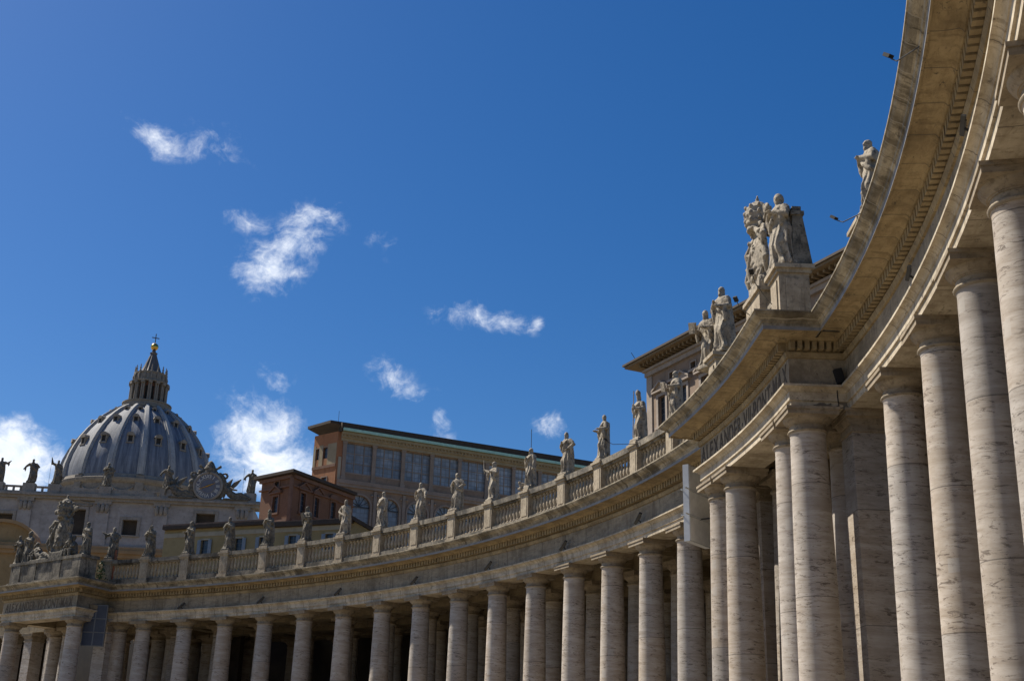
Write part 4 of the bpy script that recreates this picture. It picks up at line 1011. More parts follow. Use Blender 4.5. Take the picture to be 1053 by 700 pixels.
p = P2(0.7640, -2.2); T = Matrix.Translation((p.x, p.y, Zh(10.05))) @ Matrix.Rotation(pi - 0.06, 4, 'Z')
screen_panel('pale grey video screen seen edge on beside the inscribed pavilion', T, 2.0, 3.35, True)

# ------------------------------------------------------------------ generic facade frame:  local X along the wall, -Y out of the wall, Z up
def wall_frame(p, q):
    d = Vector((q[0] - p[0], q[1] - p[1])).normalized()
    return Matrix(((d.x, -d.y, 0, p[0]), (d.y, d.x, 0, p[1]), (0, 0, 1, 0), (0, 0, 0, 1))), (Vector(q[:2]) - Vector(p[:2])).length
def wall_with_holes(b, x0, x1, z0, z1, holes, depth=0.5):
    """front sheet with rectangular openings and their reveals; outer side at y=0, reveals go to y=+depth"""
    xs = sorted({x0, x1, *[h[0] for h in holes], *[h[1] for h in holes]}); zs = sorted({z0, z1, *[h[2] for h in holes], *[h[3] for h in holes]})
    for i in range(len(xs) - 1):
        for k in range(len(zs) - 1):
            cx, cz = (xs[i] + xs[i + 1]) / 2, (zs[k] + zs[k + 1]) / 2
            if any(h[0] < cx < h[1] and h[2] < cz < h[3] for h in holes): continue
            b.add([(xs[i], 0, zs[k]), (xs[i + 1], 0, zs[k]), (xs[i + 1], 0, zs[k + 1]), (xs[i], 0, zs[k + 1])], [(0, 1, 2, 3)])
    for a, c, e, f in holes:
        b.add([(a, 0, e), (c, 0, e), (c, 0, f), (a, 0, f), (a, depth, e), (c, depth, e), (c, depth, f), (a, depth, f)], [(0, 1, 5, 4), (1, 2, 6, 5), (2, 3, 7, 6), (3, 0, 4, 7)])
def window(root, T, x0, x1, z0, z1, frame_mat, pane_mat, fw=0.22, depth=0.3, ped=None, sill=True, shutters=None, proud=0.10):
    b = MB(); g = 0.0
    b.box(x0 - fw, x0, -proud, 0.06, z0, z1, T); b.box(x1, x1 + fw, -proud, 0.06, z0, z1, T); b.box(x0 - fw, x1 + fw, -proud - 0.003, 0.06, z1, z1 + fw, T)
    if sill: b.box(x0 - fw - 0.1, x1 + fw + 0.1, -proud - 0.15, 0.06, z0 - 0.22, z0, T)
    if ped == 'tri':
        zt = z1 + fw + 0.15; xm = (x0 + x1) / 2; hw = (x1 - x0) / 2 + fw + 0.35
        b.prism([(xm - hw, zt), (xm + hw, zt), (xm + hw, zt + 0.16), (xm, zt + 0.85), (xm - hw, zt + 0.16)], -0.16, 0.05, T)
        for s in (-1, 1): b.prism([(xm + s * (hw + 0.08), zt + 0.10), (xm + s * (hw + 0.08), zt + 0.28), (xm, zt + 1.02), (xm, zt + 0.84)], -0.40, 0.04, T)
        b.box(xm - hw - 0.08, xm + hw + 0.08, -0.38, 0.045, zt - 0.06, zt + 0.10, T)
    if ped == 'arc':
        zt = z1 + fw + 0.12; xm = (x0 + x1) / 2; hw = (x1 - x0) / 2 + fw + 0.3; hh = hw * 0.45
        poly = [(xm - hw, zt), (xm + hw, zt)] + [(xm + hw * cos(t), zt + 0.12 + hh * sin(t)) for t in [pi * i / 10 for i in range(11)]]
        b.prism(poly, -0.30, 0.05, T); b.box(xm - hw - 0.08, xm + hw + 0.08, -0.36, 0.045, zt - 0.05, zt + 0.10, T)
    w = b.build('window', frame_mat, root)
    b = MB(); b.box(x0 - 0.02, x1 + 0.02, 0, 0.05, z0 - 0.02, z1 + 0.02)
    link_p = b.mesh('pane'); link_p.materials.append(pane_mat); link('pane', link_p, w, T @ Matrix.Translation((0, depth - 0.06, 0)))
    if shutters:
        sw = (x1 - x0) * shutters
        for s, xx in ((-1, x0 - sw), (1, x1)):
            b = MB(); b.box(xx + 0.02, xx + sw - 0.02, -proud - 0.10, -proud - 0.03, z0, z1, T)
            nz = int((z1 - z0) / 0.14)
            for k in range(nz): b.box(xx + 0.08, xx + sw - 0.08, -proud - 0.125, -proud - 0.099, z0 + 0.06 + k * (z1 - z0 - 0.1) / nz, z0 + 0.12 + k * (z1 - z0 - 0.1) / nz, T)
            b.build('shutter', M['shutter'], w)
    return w

# ------------------------------------------------------------------ glazed loggia palace
LP1, LP2 = (-35.41, 128.80), (-14.44, 164.01)
TL, LL = wall_frame(LP1, LP2)
lg = thing('palace', 'long brick palace with a storey of big glazed loggia bays and a green gutter', 'palace')
ze = 48.5
LLx = 50.0
bays = [(1.35 + 4.45 * k, 5.55 + 4.45 * k) for k in range(11)]
holes = [(x0, x1, 42.4, 46.75) for x0, x1 in bays]
b = MB(); wall_with_holes(b, 0.0, LLx, 40.95, 48.2, holes, 0.5)
b2 = MB(); b2.add(b.v, b.f, False, TL); b2.build('wall', M['loggia'], lg)
for x0, x1 in bays:
    b = MB(); b.box(x0, x1, 0, 0.05, 42.4, 46.75); me = b.mesh('pane'); me.materials.append(M['logglass']); 
    f = MB(); f.box(x0, x1, -0.06, 0.12, 42.402, 42.62, TL); f.box(x0, x0 + 0.10, 0.22, 0.34, 42.62, 46.75, TL); f.box(x1 - 0.10, x1, 0.22, 0.34, 42.62, 46.75, TL)
    for q in (1, 2): f.box(x0 + (x1 - x0) * q / 3 - 0.05, x0 + (x1 - x0) * q / 3 + 0.05, 0.22, 0.33, 42.621, 46.75, TL); f.box(x0 + 0.101, x1 - 0.101, 0.235, 0.325, 42.62 + q * 1.38 - 0.04, 42.62 + q * 1.38 + 0.04, TL)
    w = f.build('window', M['loggia_trim'], lg); link('pane', me, w, TL @ Matrix.Translation((0, 0.30, 0)))
for k in range(11):
    xx = 1.12 + 4.45 * k; b = MB(); b.box(xx - 0.28, xx + 0.26, -0.22, 0.01, 41.6, 46.9, TL); b.box(xx - 0.38, xx + 0.36, -0.30, 0.01, 41.45, 41.9, TL); b.box(xx - 0.36, xx + 0.34, -0.28, 0.01, 46.6, 46.9, TL); b.build('pilaster', M['loggia_trim'], lg)
b = MB(); b.box(0.5, LLx, -0.34, 0.02, 46.903, 47.35, TL); b.box(0.5, LLx, -0.55, 0.02, 47.35, 47.75, TL); b.box(0.5, LLx, -0.85, 0.02, 47.75, 48.15, TL)
for k in range(90): b.box(0.7 + k * 0.55, 0.92 + k * 0.55, -0.72, -0.5, 47.5, 47.748, TL)
b.build('cornice', M['loggia_cream'], lg)
b = MB(); b.box(0.3, LLx, -0.45, 0.02, 40.9, 41.45, TL); b.box(0.3, LLx, -0.3, 0.02, 40.5, 40.9, TL); b.build('string_course', M['loggia_trim'], lg)
# arched storey
def arch_wall(b, x0, x1, z0, z1, cx, rad, zs, depth, T, n=14):
    pts = [(cx - rad, z0)] + [(cx - rad * cos(t), zs + rad * sin(t)) for t in [pi * i / n for i in range(n + 1)]] + [(cx + rad, z0)]
    vs = []; fs = []
    top = [(x0, z0)] + [(max(x0, min(x1, cx - (rad + 5) * cos(t))), z1) for t in [pi * i / n for i in range(n + 1)]] + [(x1, z0)]
    top[1] = (x0, z1); top[-2] = (x1, z1)
    m = len(pts)
    for p in pts: vs.append((p[0], 0, p[1]))
    for p in top: vs.append((p[0], 0, p[1]))
    for p in pts: vs.append((p[0], depth, p[1]))
    for i in range(m - 1): fs.append((i, i + 1, m + i + 1, m + i)); fs.append((i, 2 * m + i, 2 * m + i + 1, i + 1))
    b.add(vs, fs, False, T)
b = MB(); b.add([(0, 0, 28), (1.45, 0, 28), (1.45, 0, 40.95), (0, 0, 40.95)], [(0, 1, 2, 3)], False, TL)
pans = []
for k in range(11):
    cx = 4.0 + 4.45 * k - 0.1 * k
    x0 = 1.45 + 4.35 * k; x1 = x0 + 4.35; cx = (x0 + x1) / 2 + 0.3
    arch_wall(b, x0, x1, 28, 40.95, cx, 1.55, 38.05, 0.5, TL); pans.append(cx)
b.build('lower_wall', M['loggia'], lg)
for cx in pans:
    f = MB(); n = 14
    ring_o = [(cx - 1.80, 28)] + [(cx - 1.80 * cos(t), 38.05 + 1.80 * sin(t)) for t in [pi * i / n for i in range(n + 1)]] + [(cx + 1.80, 28)]
    ring_i = [(cx - 1.55, 28)] + [(cx - 1.55 * cos(t), 38.05 + 1.55 * sin(t)) for t in [pi * i / n for i in range(n + 1)]] + [(cx + 1.55, 28)]
    for i in range(len(ring_o) - 1):
        q = [ring_o[i], ring_o[i + 1], ring_i[i + 1], ring_i[i]]
        f.prism(q, -0.10, 0.01, TL)
    w = f.build('window', M['loggia_trim'], lg)
    g = MB(); poly = [(cx - 1.57, 28)] + [(cx - 1.57 * cos(t), 38.05 + 1.57 * sin(t)) for t in [pi * i / n for i in range(n + 1)]] + [(cx + 1.57, 28)]
    g.prism([p for p in poly if True], 0, 0.05); me = g.mesh('pane'); me.materials.append(M['logglass']); link('pane', me, w, TL @ Matrix.Translation((0, 0.4, 0)))
    s = MB(); s.box(cx - 1.55, cx + 1.55, 0.28, 0.38, 37.95, 38.1, TL)
    for i in range(1, 6): t = pi * i / 6; s.tube([TL @ Vector((cx, 0.33, 38.05)), TL @ Vector((cx - 1.5 * cos(t), 0.33, 38.05 + 1.5 * sin(t)))], 0.04, 5)
    s.build('fanlight', M['iron'], w)
for k in range(11):
    xx = 1.45 + 4.35 * k; b = MB(); b.box(xx + 0.10, xx + 0.54, -0.15, 0.01, 28, 40.4, TL); b.build('pilaster', M['loggia_trim'], lg)
    for q in (0.78, -0.14): b = MB(); b.ell(TL @ Vector((xx + q, -0.03, 39.75)), (0.2, 0.2, 0.2), 8, 6); b.build('roundel', M['loggia_trim'], lg)
# left flank and roof
SX = 6.0
TLs, _ = wall_frame((LP1[0] - 5.1 * 1.0, LP1[1] + 0.35), LP1)
dlen = hypot(5.1, 0.35)
TLs, dlen = wall_frame((-40.1, 129.4), LP1)
b = MB(); wall_with_holes(b, 0, dlen, 28, 48.2, [(0.5, 1.2, 44.6, 46.2), (2.0, 2.9, 44.6, 46.2), (2.1, 3.1, 39.6, 41.9)], 0.3); b2 = MB(); b2.add(b.v, b.f, False, TLs); b2.build('side_wall', M['brick'], lg)
b = MB(); b.box(0, dlen, -0.1, 0.01, 43.2, 43.6, TLs); b.build('side_string_course', M['brick_trim'], lg)
b = MB(); b.box(0.02, 0.48, -0.05, 0.01, 43.602, 46.6, TLs); b.box(1.22, 1.98, -0.05, 0.01, 43.602, 46.6, TLs); b.box(2.92, dlen - 0.02, -0.05, 0.01, 43.602, 46.6, TLs); b.build('side_panels', M['loggia_cream'], lg)
for (x0, x1, z0, z1) in [(0.5, 1.2, 44.6, 46.2), (2.0, 2.9, 44.6, 46.2), (2.1, 3.1, 39.6, 41.9)]: window(lg, TLs, x0, x1, z0, z1, M['loggia_trim'], M['pane'], 0.12, 0.3, None, False, None, 0.06)
b = MB(); b.box(-0.02, 0.95, -0.08, 0.02, 28, 48.15, TL); b.build('corner_strip', M['brick'], lg)
b = MB(); b.box(0.28, 0.72, -0.14, -0.05, 40.2, 44.6, TL); b.build('white_panel', M['cream'], lg)
b = MB(); b.box(0.2, LLx, -0.95, 0.1, 48.16, 49.35, TL); b.build('eave_shade_band', M['eave_wood_and_shade'], lg)  # dark band put in for the shading below the roof edge
gm = MB(); gm.box(0.4, LLx, -1.22, -0.955, 48.18, 48.56, TL); gm.build('gutter', M['copper'], lg)
pl_ = [Vector((-41.0, 128.75)), Vector((-35.9, 127.6)), Vector((TL @ Vector((LLx, 0, 0))).xy) + Vector((0.7, -0.6)), Vector((TL @ Vector((LLx, 14, 0))).xy), Vector((-43.5, 141.0))]
def slab_roof(pts, zb, zt, inset, parent, m_top, m_edge, name='roof'):
    n = len(pts); c = sum(pts, Vector((0, 0))) / n
    vs = [(p.x, p.y, zb) for p in pts] + [(p.x, p.y, zb + 0.38) for p in pts]
    q = [p + (c - p) * inset for p in pts]; vs2 = [(p.x, p.y, zb + 0.38) for p in pts] + [(p.x, p.y, zt) for p in q]
    e = MB(); e.add(vs, [tuple(range(n))] + [(i, (i + 1) % n, (i + 1) % n + n, i + n) for i in range(n)]); eo = e.build('eaves', m_edge, parent)
    t = MB(); t.add(vs2, [(i, (i + 1) % n, (i + 1) % n + n, i + n) for i in range(n)] + [tuple(range(n, 2 * n))]); t.build(name, m_top, parent)
slab_roof(pl_, 49.2, 50.2, 0.6, lg, M['tile'], M['eave_wood_and_shade'])
b = MB(); b.tube([TL @ Vector((31.3, 1, 49.3)), TL @ Vector((31.3, 1, 53.6))], 0.05, 6); b.build('antenna', M['iron'], lg)
b = MB(); b.tube([TL @ Vector((0.0, 0.2, 49)), TL @ Vector((0.0, 0.2, 51.2))], 0.03, 6); b.build('antenna', M['iron'], lg)

# ------------------------------------------------------------------ red brick house
RP1, RP2, RP3 = (-27.66, 111.70), (-28.37, 122.27), (-33.90, 112.64)
rh = thing('brick_house', 'dark red brick house with a low tiled roof, left of the glazed loggia', 'house')
c0 = Vector(RP1); dA = (Vector(RP2) - c0).normalized(); dB = (Vector(RP3) - c0).normalized()
k0 = c0 + dA * 0.5 + dB * 0.4
TA, LA = wall_frame(k0, k0 + dA * 13); TB, LB = wall_frame(k0 + dB * 6.0, k0)
zr = 37.6
hA = [(1.7, 2.7, 33.2, 35.7), (4.6, 5.5, 33.2, 35.7), (8.1, 9.1, 33.4, 35.9), (1.8, 2.6, 36.5, 37.0), (4.7, 5.4, 36.5, 37.0)]
hB = [(2.5, 3.5, 33.1, 35.2), (2.6, 3.4, 36.35, 37.05)]
for nm, TT, LX, hs2 in (('wall', TA, 13.0, hA), ('side_wall', TB, 6.0, hB)):
    b = MB(); wall_with_holes(b, 0, LX, 20, zr, hs2, 0.35); b2 = MB(); b2.add(b.v, b.f, False, TT); b2.build(nm, M['brick_dark'], rh)
    for i, h in enumerate(hs2): window(rh, TT, *h, M['brick_trim'], M['pane'], 0.22, 0.3, ('tri' if h[3] - h[2] > 1.5 and i != 2 else ('arc' if h[3] - h[2] > 1.5 else None)), True)
b = MB(); b.box(0, 13, -0.25, 0.01, 36.1, 36.3, TA); b.box(-0.2, 6.0, -0.25, 0.01, 36.1, 36.3, TB)
b.box(0, 13, -0.3, 0.01, 37.15, 37.58, TA); b.box(-0.2, 6.0, -0.3, 0.01, 37.15, 37.58, TB); b.box(0, 13, -0.3, 0.01, 31.8, 32.1, TA); b.box(-0.2, 6.0, -0.3, 0.01, 31.8, 32.1, TB)
b.build('cornice', M['brick_trim'], rh)
b = MB(); b.box(-0.3, 0.0, -0.12, 0.3, 20, 37.15, TA); b.build('corner_quoin', M['brick_trim'], rh)
slab_roof([c0 - dA * 0.35 - dB * 0.3, c0 + dA * 13.5 - dB * 0.3, c0 + dA * 13.5 + dB * 8.0, c0 + dB * 7.3 - dA * 0.35], 37.65, 38.45, 0.5, rh, M['tile'], M['eave_wood_and_shade'])

# ------------------------------------------------------------------ yellow house
YP1, YP2 = (-15.67, 108.79), (-36.62, 104.87)
yh = thing('house', 'yellow plaster house with grey blue shutters just behind the balustrade statues', 'house')
TY, LY = wall_frame(YP2, YP1); ext = 4.0
wy = [LY - 2.7, LY - 7.5, LY - 11.4, LY - 14.7, LY - 19.4]
hY = [(x - 0.5, x + 0.5, 26.9, 28.75) for x in wy]
b = MB(); wall_with_holes(b, -ext, LY, 14, 30.2, hY, 0.3); b2 = MB(); b2.add(b.v, b.f, False, TY); b2.build('wall', M['yellow'], yh)
for h in hY: window(yh, TY, *h, M['cream'], M['pane'], 0.16, 0.28, None, True, 0.5, 0.05)
b = MB(); b.box(-ext, LY, -0.08, 0.01, 29.2, 29.72, TY); b.build('cornice_band', M['cream'], yh)
b = MB(); b.box(-ext, LY - 11.0, -0.55, 0.02, 30.15, 30.55, TY); b.box(LY - 10.99, LY + 0.3, -0.55, 0.02, 29.8, 30.3, TY); b.build('eaves', M['eave_wood_and_shade'], yh)
b = MB(); b.prism([(LY - 10.99, 30.3), (LY + 0.3, 30.3), (LY - 0.2, 30.4), (LY - 10.6, 30.4)], -0.5, 9, TY); b.prism([(-ext, 30.55), (LY - 11.0, 30.55), (LY - 11.4, 30.75), (-ext, 30.75)], -0.5, 9, TY); b.build('roof', M['tile'], yh)
d_r = Vector((0.45, 0.89)).normalized()
q0 = Vector(YP1); q1 = q0 + Vector((9.0, 5.0))
b = MB()
TG, LG = wall_frame(q0, q1)
b.prism([(0, 14), (LG, 14), (LG, 24.6), (0, 30.2)], 0, 8, TG); b.build('gable_wall', M['yellow'], yh)
b = MB(); b.prism([(-0.2, 30.35), (LG + 0.4, 24.5), (LG + 0.4, 24.9), (-0.2, 30.8)], -0.45, 8.2, TG); b.build('gable_roof', M['eave_wood_and_shade'], yh)

# ------------------------------------------------------------------ right palace
TPp, _ = wall_frame((23.23, 100.60), (48.52, 84.61))
pp = thing('palace', 'pinkish palace with pedimented windows and deep bracketed eaves, behind the inscribed pavilion', 'palace')
# wall is set back 1.6 m behind the eave line
TPw = TPp @ Matrix.Translation((1.35, 1.5, 0))
hP = []
for k in range(7):
    x = 1.75 + 3.45 * k; hP.append((x, x + 1.2, 33.6, 36.5))
for k in range(7):
    x = 4.08 + 3.45 * k; hP.append((x - 0.4, x + 0.4, 37.6, 38.3))
b = MB(); wall_with_holes(b, 0, 32, 10, 40.2, hP, 0.4); b2 = MB(); b2.add(b.v, b.f, False, TPw); b2.build('wall', M['palace'], pp)
b = MB(); b.box(0, 32, 0.4, 14, 10, 40.2, TPw); b.build('core', M['palace'], pp)
for h in hP:
    big = h[3] - h[2] > 1.5
    window(pp, TPw, *h, M['palace_trim'], M['pane'], 0.30 if big else 0.1, 0.35, 'tri' if big else None, True)
b = MB(); b.box(-0.15, 0.75, -0.12, 0.02, 10, 39.4, TPw); b.build('corner_quoin', M['palace_trim'], pp)
b = MB(); b.box(-0.2, 32, -0.22, 0.02, 31.9, 32.4, TPw); b.box(-0.2, 32, -0.3, 0.02, 38.9, 39.35, TPw); b.box(-0.3, 32, -0.5, 0.02, 39.35, 39.6, TPw)
b.build('cornice', M['palace_trim'], pp)
b = MB(); b.box(-0.3, 32, -0.3, 0.02, 39.602, 39.71, TPw)
for k in range(48): b.box(0.1 + k * 0.66, 0.32 + k * 0.66, -1.1, -0.02, 39.7, 40.0, TPw)
b.build('eave_brackets', M['palace_eave'], pp)
b = MB(); b.box(-1.75, 33, -1.55, 15, 40.002, 40.22, TPw); b.build('eaves', M['palace_eave'], pp)
b = MB(); b.prism([(-1.9, 40.22), (33, 40.22), (33, 40.42), (-1.9, 40.42)], -1.72, 15.2, TPw)
b.add([(-1.9, -1.72, 40.42), (33, -1.72, 40.42), (33, 15.2, 40.42), (-1.9, 15.2, 40.42), (4, 6.5, 41.5), (30, 6.5, 41.5)], [(0, 1, 5, 4), (1, 2, 5), (2, 3, 4, 5), (3, 0, 4)], False, TPw); b.build('roof', M['eave_wood_and_shade'], pp)
b = MB(); b.tube([TPw @ Vector((-1.3, 0, 40.3)), TPw @ Vector((-2.2, -0.5, 42.0))], 0.03, 5); b.build('antenna', M['iron'], pp)

# ------------------------------------------------------------------ basilica front
FN = Vector((-88.93, 169.94)); fang = radians(37.0); fd = Vector((-cos(fang), -sin(fang)))   # walk from the north end southwards
# local frame: X towards north (left to right in view)
FS = FN + fd * 78
TF, LF = wall_frame(FS, FN)
def fx(s): return LF - s
bf = thing('basilica_front', 'pale travertine attic front of the basilica with square windows, below the dome', 'church')
holes = [(fx(23.75), fx(21.05), 44.1, 47.0), (fx(10.5), fx(7.0), 45.6, 48.8), (fx(47.5), fx(43.6), 44.0, 47.2), (fx(34.2), fx(30.6), 43.8, 48.6), (fx(60), fx(56.4), 44.0, 47.2)]
b = MB(); wall_with_holes(b, 0, LF, 8, 50.2, holes, 1.0); b2 = MB(); b2.add(b.v, b.f, False, TF); b2.build('wall', M['facade'], bf)
b = MB(); b.box(LF - 0.0, LF + 0.02, 0.0, 30, 8, 50.2, TF); b.build('end_wall', M['facade'], bf)
for h in holes: window(bf, TF, *h, M['facade_trim'], M['rear'], 0.55, 0.9, 'tri' if (h[3] - h[2]) > 4 else None, True, None, 0.18)
for s in (2.0, 16.9, 27.6, 41.6, 51, 66):
    b = MB(); b.box(fx(s + 1.2), fx(s - 1.2), -0.35, 0.01, 8, 50.19, TF); pl = b.build('pilaster', M['facade'], bf)
    b = MB(); b.box(fx(s + 1.5), fx(s - 1.5), -0.65, 0.01, 49.6, 50.19, TF)
    for dx in (-0.8, 0, 0.8): b.ell(TF @ Vector((fx(s) + dx, -0.5, 48.9)), (0.42, 0.42, 0.95), 8, 6)
    b.build('carved_capital', M['facade_trim'], pl)
b = MB(); b.box(-1, LF + 0.9, -0.7, 3, 50.2, 50.7, TF); b.box(-1, LF + 1.4, -1.2, 3, 50.7, 51.1, TF); b.box(-1, LF + 1.1, -0.9, 3, 51.1, 51.4, TF); b.box(-1, LF + 0.6, -0.5, 0.1, 41.4, 42.0, TF)
b.build('cornice', M['facade_trim'], bf)
peds = [0.9, 16.5, 27.6, 36.9, 41.5, 47.2]
b = MB(); b.box(0, fx(16), -0.25, 0.45, 52.25, 52.55, TF); b.box(0, fx(16), -0.3, 0.5, 51.4, 51.55, TF)
for k in range(40):
    s = 17 + k * 1.3
    if s < 77: b.box(fx(s) - 0.16, fx(s) + 0.16, -0.15, 0.35, 51.55, 52.25, TF)
b.box(fx(36.0), fx(18.5), -0.28, 0.40, 51.55, 52.25, TF)
for s in peds: b.box(fx(s + 1.1), fx(s - 1.1), -0.6, 0.9, 51.41, 53.0, TF)
b.build('balustrade', M['facade_trim'], bf)
FL = ['huge weathered statue with a staff at the right end of the basilica front', 'huge dark statue between the dome base and the clock group on the basilica front', 'huge dark statue against the middle of the dome base on the basilica front', 'huge dark statue with a raised arm at the left edge of the dome', 'huge dark statue against white cloud, left of the dome on the basilica front', 'huge dark statue cut by the left picture edge on the basilica front']
FPo = [dict(la='down', ra='side', item='staff', hand=-1), dict(la='chest', ra='side'), dict(la='hip', ra='chest'), dict(la='down', ra='up', item='staff', hand=-1), dict(la='hip', ra='side', sway=0.09), dict(la='out', ra='down')]
for s, lb, po in zip(peds, FL, FPo):
    p = TF @ Vector((fx(s), 0.1, 53.0))
    statue(lb, Matrix.Translation(p) @ Matrix.Rotation(fang - pi / 2, 4, 'Z'), int(s * 10) + 200, H=4.6, vox=0.085, mat=M['statue_dark'], group='statues on the basilica front', slim=1.15, **po)
# clock group
ck = thing('clock', 'round blue grey clock with Roman numerals and carved surround, right end of basilica front', 'clock', TF @ Matrix.Translation((fx(8.8), -0.2, 51.0)))
b = MB(); b.lathe([(0, -0.05), (2.35, -0.05), (2.35, 0.05), (0, 0.05)], 40, Matrix.Translation((0, -0.72, 2.9)) @ Matrix.Rotation(pi / 2, 4, 'X'), False); b.build('clock_face', M['clockface'], ck)
b = MB(); b.tube([(2.55 * cos(t), -0.72, 2.9 + 2.55 * sin(t)) for t in [2 * pi * i / 40 for i in range(41)]], 0.27, 8); b.tube([(1.35 * cos(t), -0.79, 2.9 + 1.35 * sin(t)) for t in [2 * pi * i / 40 for i in range(41)]], 0.05, 6); b.build('rim', M['facade_trim'], ck)
b = MB()
for i, nm in enumerate(['XII', 'I', 'II', 'III', 'IIII', 'V', 'VI', 'VII', 'VIII', 'IX', 'X', 'XI']):
    t = pi / 2 - 2 * pi * i / 12; x = 0; its = []
    for ch in nm: g = glyph(ch); its.append((g, x)); x += g[2] + 0.10
    sx = 0.75 if len(nm) > 2 else 0.95
    for g, gx in its:
        R4 = Matrix.Translation((1.85 * cos(t), -0.80, 2.9 + 1.85 * sin(t))) @ Matrix.Rotation(-(t - pi / 2), 4, 'Y') @ Matrix.Rotation(pi / 2, 4, 'X') @ Matrix.Diagonal((sx, 1.0, 1, 1))
        b.add([(v[0] + gx - (x - 0.1) / 2, v[1] - 0.35, v[2]) for v in g[0]], g[1], False, R4)
b.build('numerals', M['numeral'], ck)
for nm, t, L, w in (('hour_hand', radians(25), 1.35, 0.13), ('minute_hand', radians(203), 1.75, 0.09)):
    b = MB(); b.tube([(-0.3 * cos(t), -0.86, 2.9 - 0.3 * sin(t)), (0, -0.86, 2.9), (L * cos(t), -0.86, 2.9 + L * sin(t))], [w, w, 0.04], 6); b.build(nm, M['gold'], ck)
b = MB(); b.lathe([(0.01, -0.4), (2.9, -0.4), (2.9, 0.35), (0.01, 0.35)], 30, Matrix.Translation((0, -0.05, 2.9)) @ Matrix.Rotation(pi / 2, 4, 'X'))
b.box(-3.2, 3.2, -0.6, 0.7, 0.0, 0.6); b.box(-2.6, 2.6, -0.4, 0.6, 0.5, 2.0)
for sg in (-1, 1):
    b.tube([(sg * 2.7, -0.2, 1.0), (sg * 3.2, -0.3, 2.6), (sg * 2.6, -0.3, 4.6), (sg * 1.7, -0.2, 5.3)], [0.5, 0.55, 0.5, 0.4], 10)
    b.tube([(sg * (2.9 + 0.5 * cos(t)), -0.3, 5.0 + 0.5 * sin(t)) for t in [k * 0.8 for k in range(9)]], 0.2, 8)
    b.tube([(sg * 0.2, 0, 5.4), (sg * 1.3, -0.1, 6.4), (sg * 2.0, -0.1, 6.9)], [0.2, 0.22, 0.3], 8)
b.lathe([(0.9, 5.2), (1.1, 5.6), (0.95, 6.0), (1.1, 6.3), (0.9, 6.8), (0.55, 7.5), (0.15, 7.9)], 14, None)
for i in range(26):
    rr = random.Random(i); a = rr.uniform(0.15, pi - 0.15); b.ell((rr.uniform(2.5, 3.3) * cos(a), rr.uniform(-0.6, 0.1), 2.9 + rr.uniform(2.6, 3.3) * sin(a)), (rr.uniform(.3, .55),) * 3, 8, 6)
remeshed(b, 'carved_surround', 0.10, M['statue_dark'], ck, None, 0.09, 7, 1)
for (s, lb, sc2, mir) in ((14.0, 'dark reclining angel left of the basilica clock', 2.1, 0), (3.9, 'dark reclining angel right of the basilica clock', 2.1, 1)):
    p = TF @ Vector((fx(s), -0.2, 51.4)); Tm = Matrix.Translation(p) @ Matrix.Rotation(fang - pi / 2, 4, 'Z')
    root = crouching(lb, Tm, int(s), M['statue_dark'], sc2, True)
    w = MB()
    for sg in (0, 1): w.tube([(-0.2, -1.4 + sg * 0.5, 2.2), (-0.5, -1.2 + sg * 1.2, 3.4), (-0.4, -0.6 + sg * 1.6, 4.3)], [0.35, 0.45, 0.08], 8)
    w.build('wing', M['statue_dark'], root)

# ------------------------------------------------------------------ dome
DX, DY = -219.04, 254.97
dome = thing('dome', 'great ribbed lead grey dome with lantern, gilt ball and cross above the basilica', 'dome', Matrix.Translation((DX, DY, 0)))
view = atan2(CAM.y - DY, CAM.x - DX)
prof = [(r * 0.95, z - 2.3) for r, z in [(23.9, 86.5), (23.85, 88), (23.5, 90.5), (22.7, 93.5), (21.5, 96.5), (19.95, 99.5), (18.0, 102.4), (15.9, 105), (13.6, 107.3), (11.3, 109.2), (9.2, 110.6), (7.5, 111.5)]]
def rz(z):
    for (r0, z0), (r1, z1) in zip(prof, prof[1:]):
        if z0 <= z <= z1: return r0 + (r1 - r0) * (z - z0) / (z1 - z0)
b = MB(); b.lathe(prof, 128); b.build('dome_shell', M['lead'], dome)
ribo = view + 0.03
for i in range(16):
    a = ribo + 2 * pi * i / 16; b = MB(); vs = []; fs = []
    er = Vector((cos(a), sin(a), 0)); et = Vector((-sin(a), cos(a), 0))
    for k, (r, z) in enumerate(prof):
        wd = 0.50 + 0.60 * (r / 23.9); h1 = 0.55; 
        r0, z0 = prof[max(k - 1, 0)]; r1, z1 = prof[min(k + 1, len(prof) - 1)]; nv = Vector((z1 - z0, r0 - r1)).normalized()
        for (ww, hh) in ((-wd, -0.2), (-wd, 0.35), (-wd * 0.62, 0.38), (-wd * 0.55, 0.8), (wd * 0.55, 0.8), (wd * 0.62, 0.38), (wd, 0.35), (wd, -0.2)):
            p = er * (r + nv.x * hh) + et * ww; vs.append((p.x, p.y, z + nv.y * hh))
    for k in range(len(prof) - 1):
        for j in range(7): fs.append((k * 8 + j, k * 8 + j + 1, (k + 1) * 8 + j + 1, (k + 1) * 8 + j))
    b.add(vs, fs); b.build('rib', M['rib'], dome)
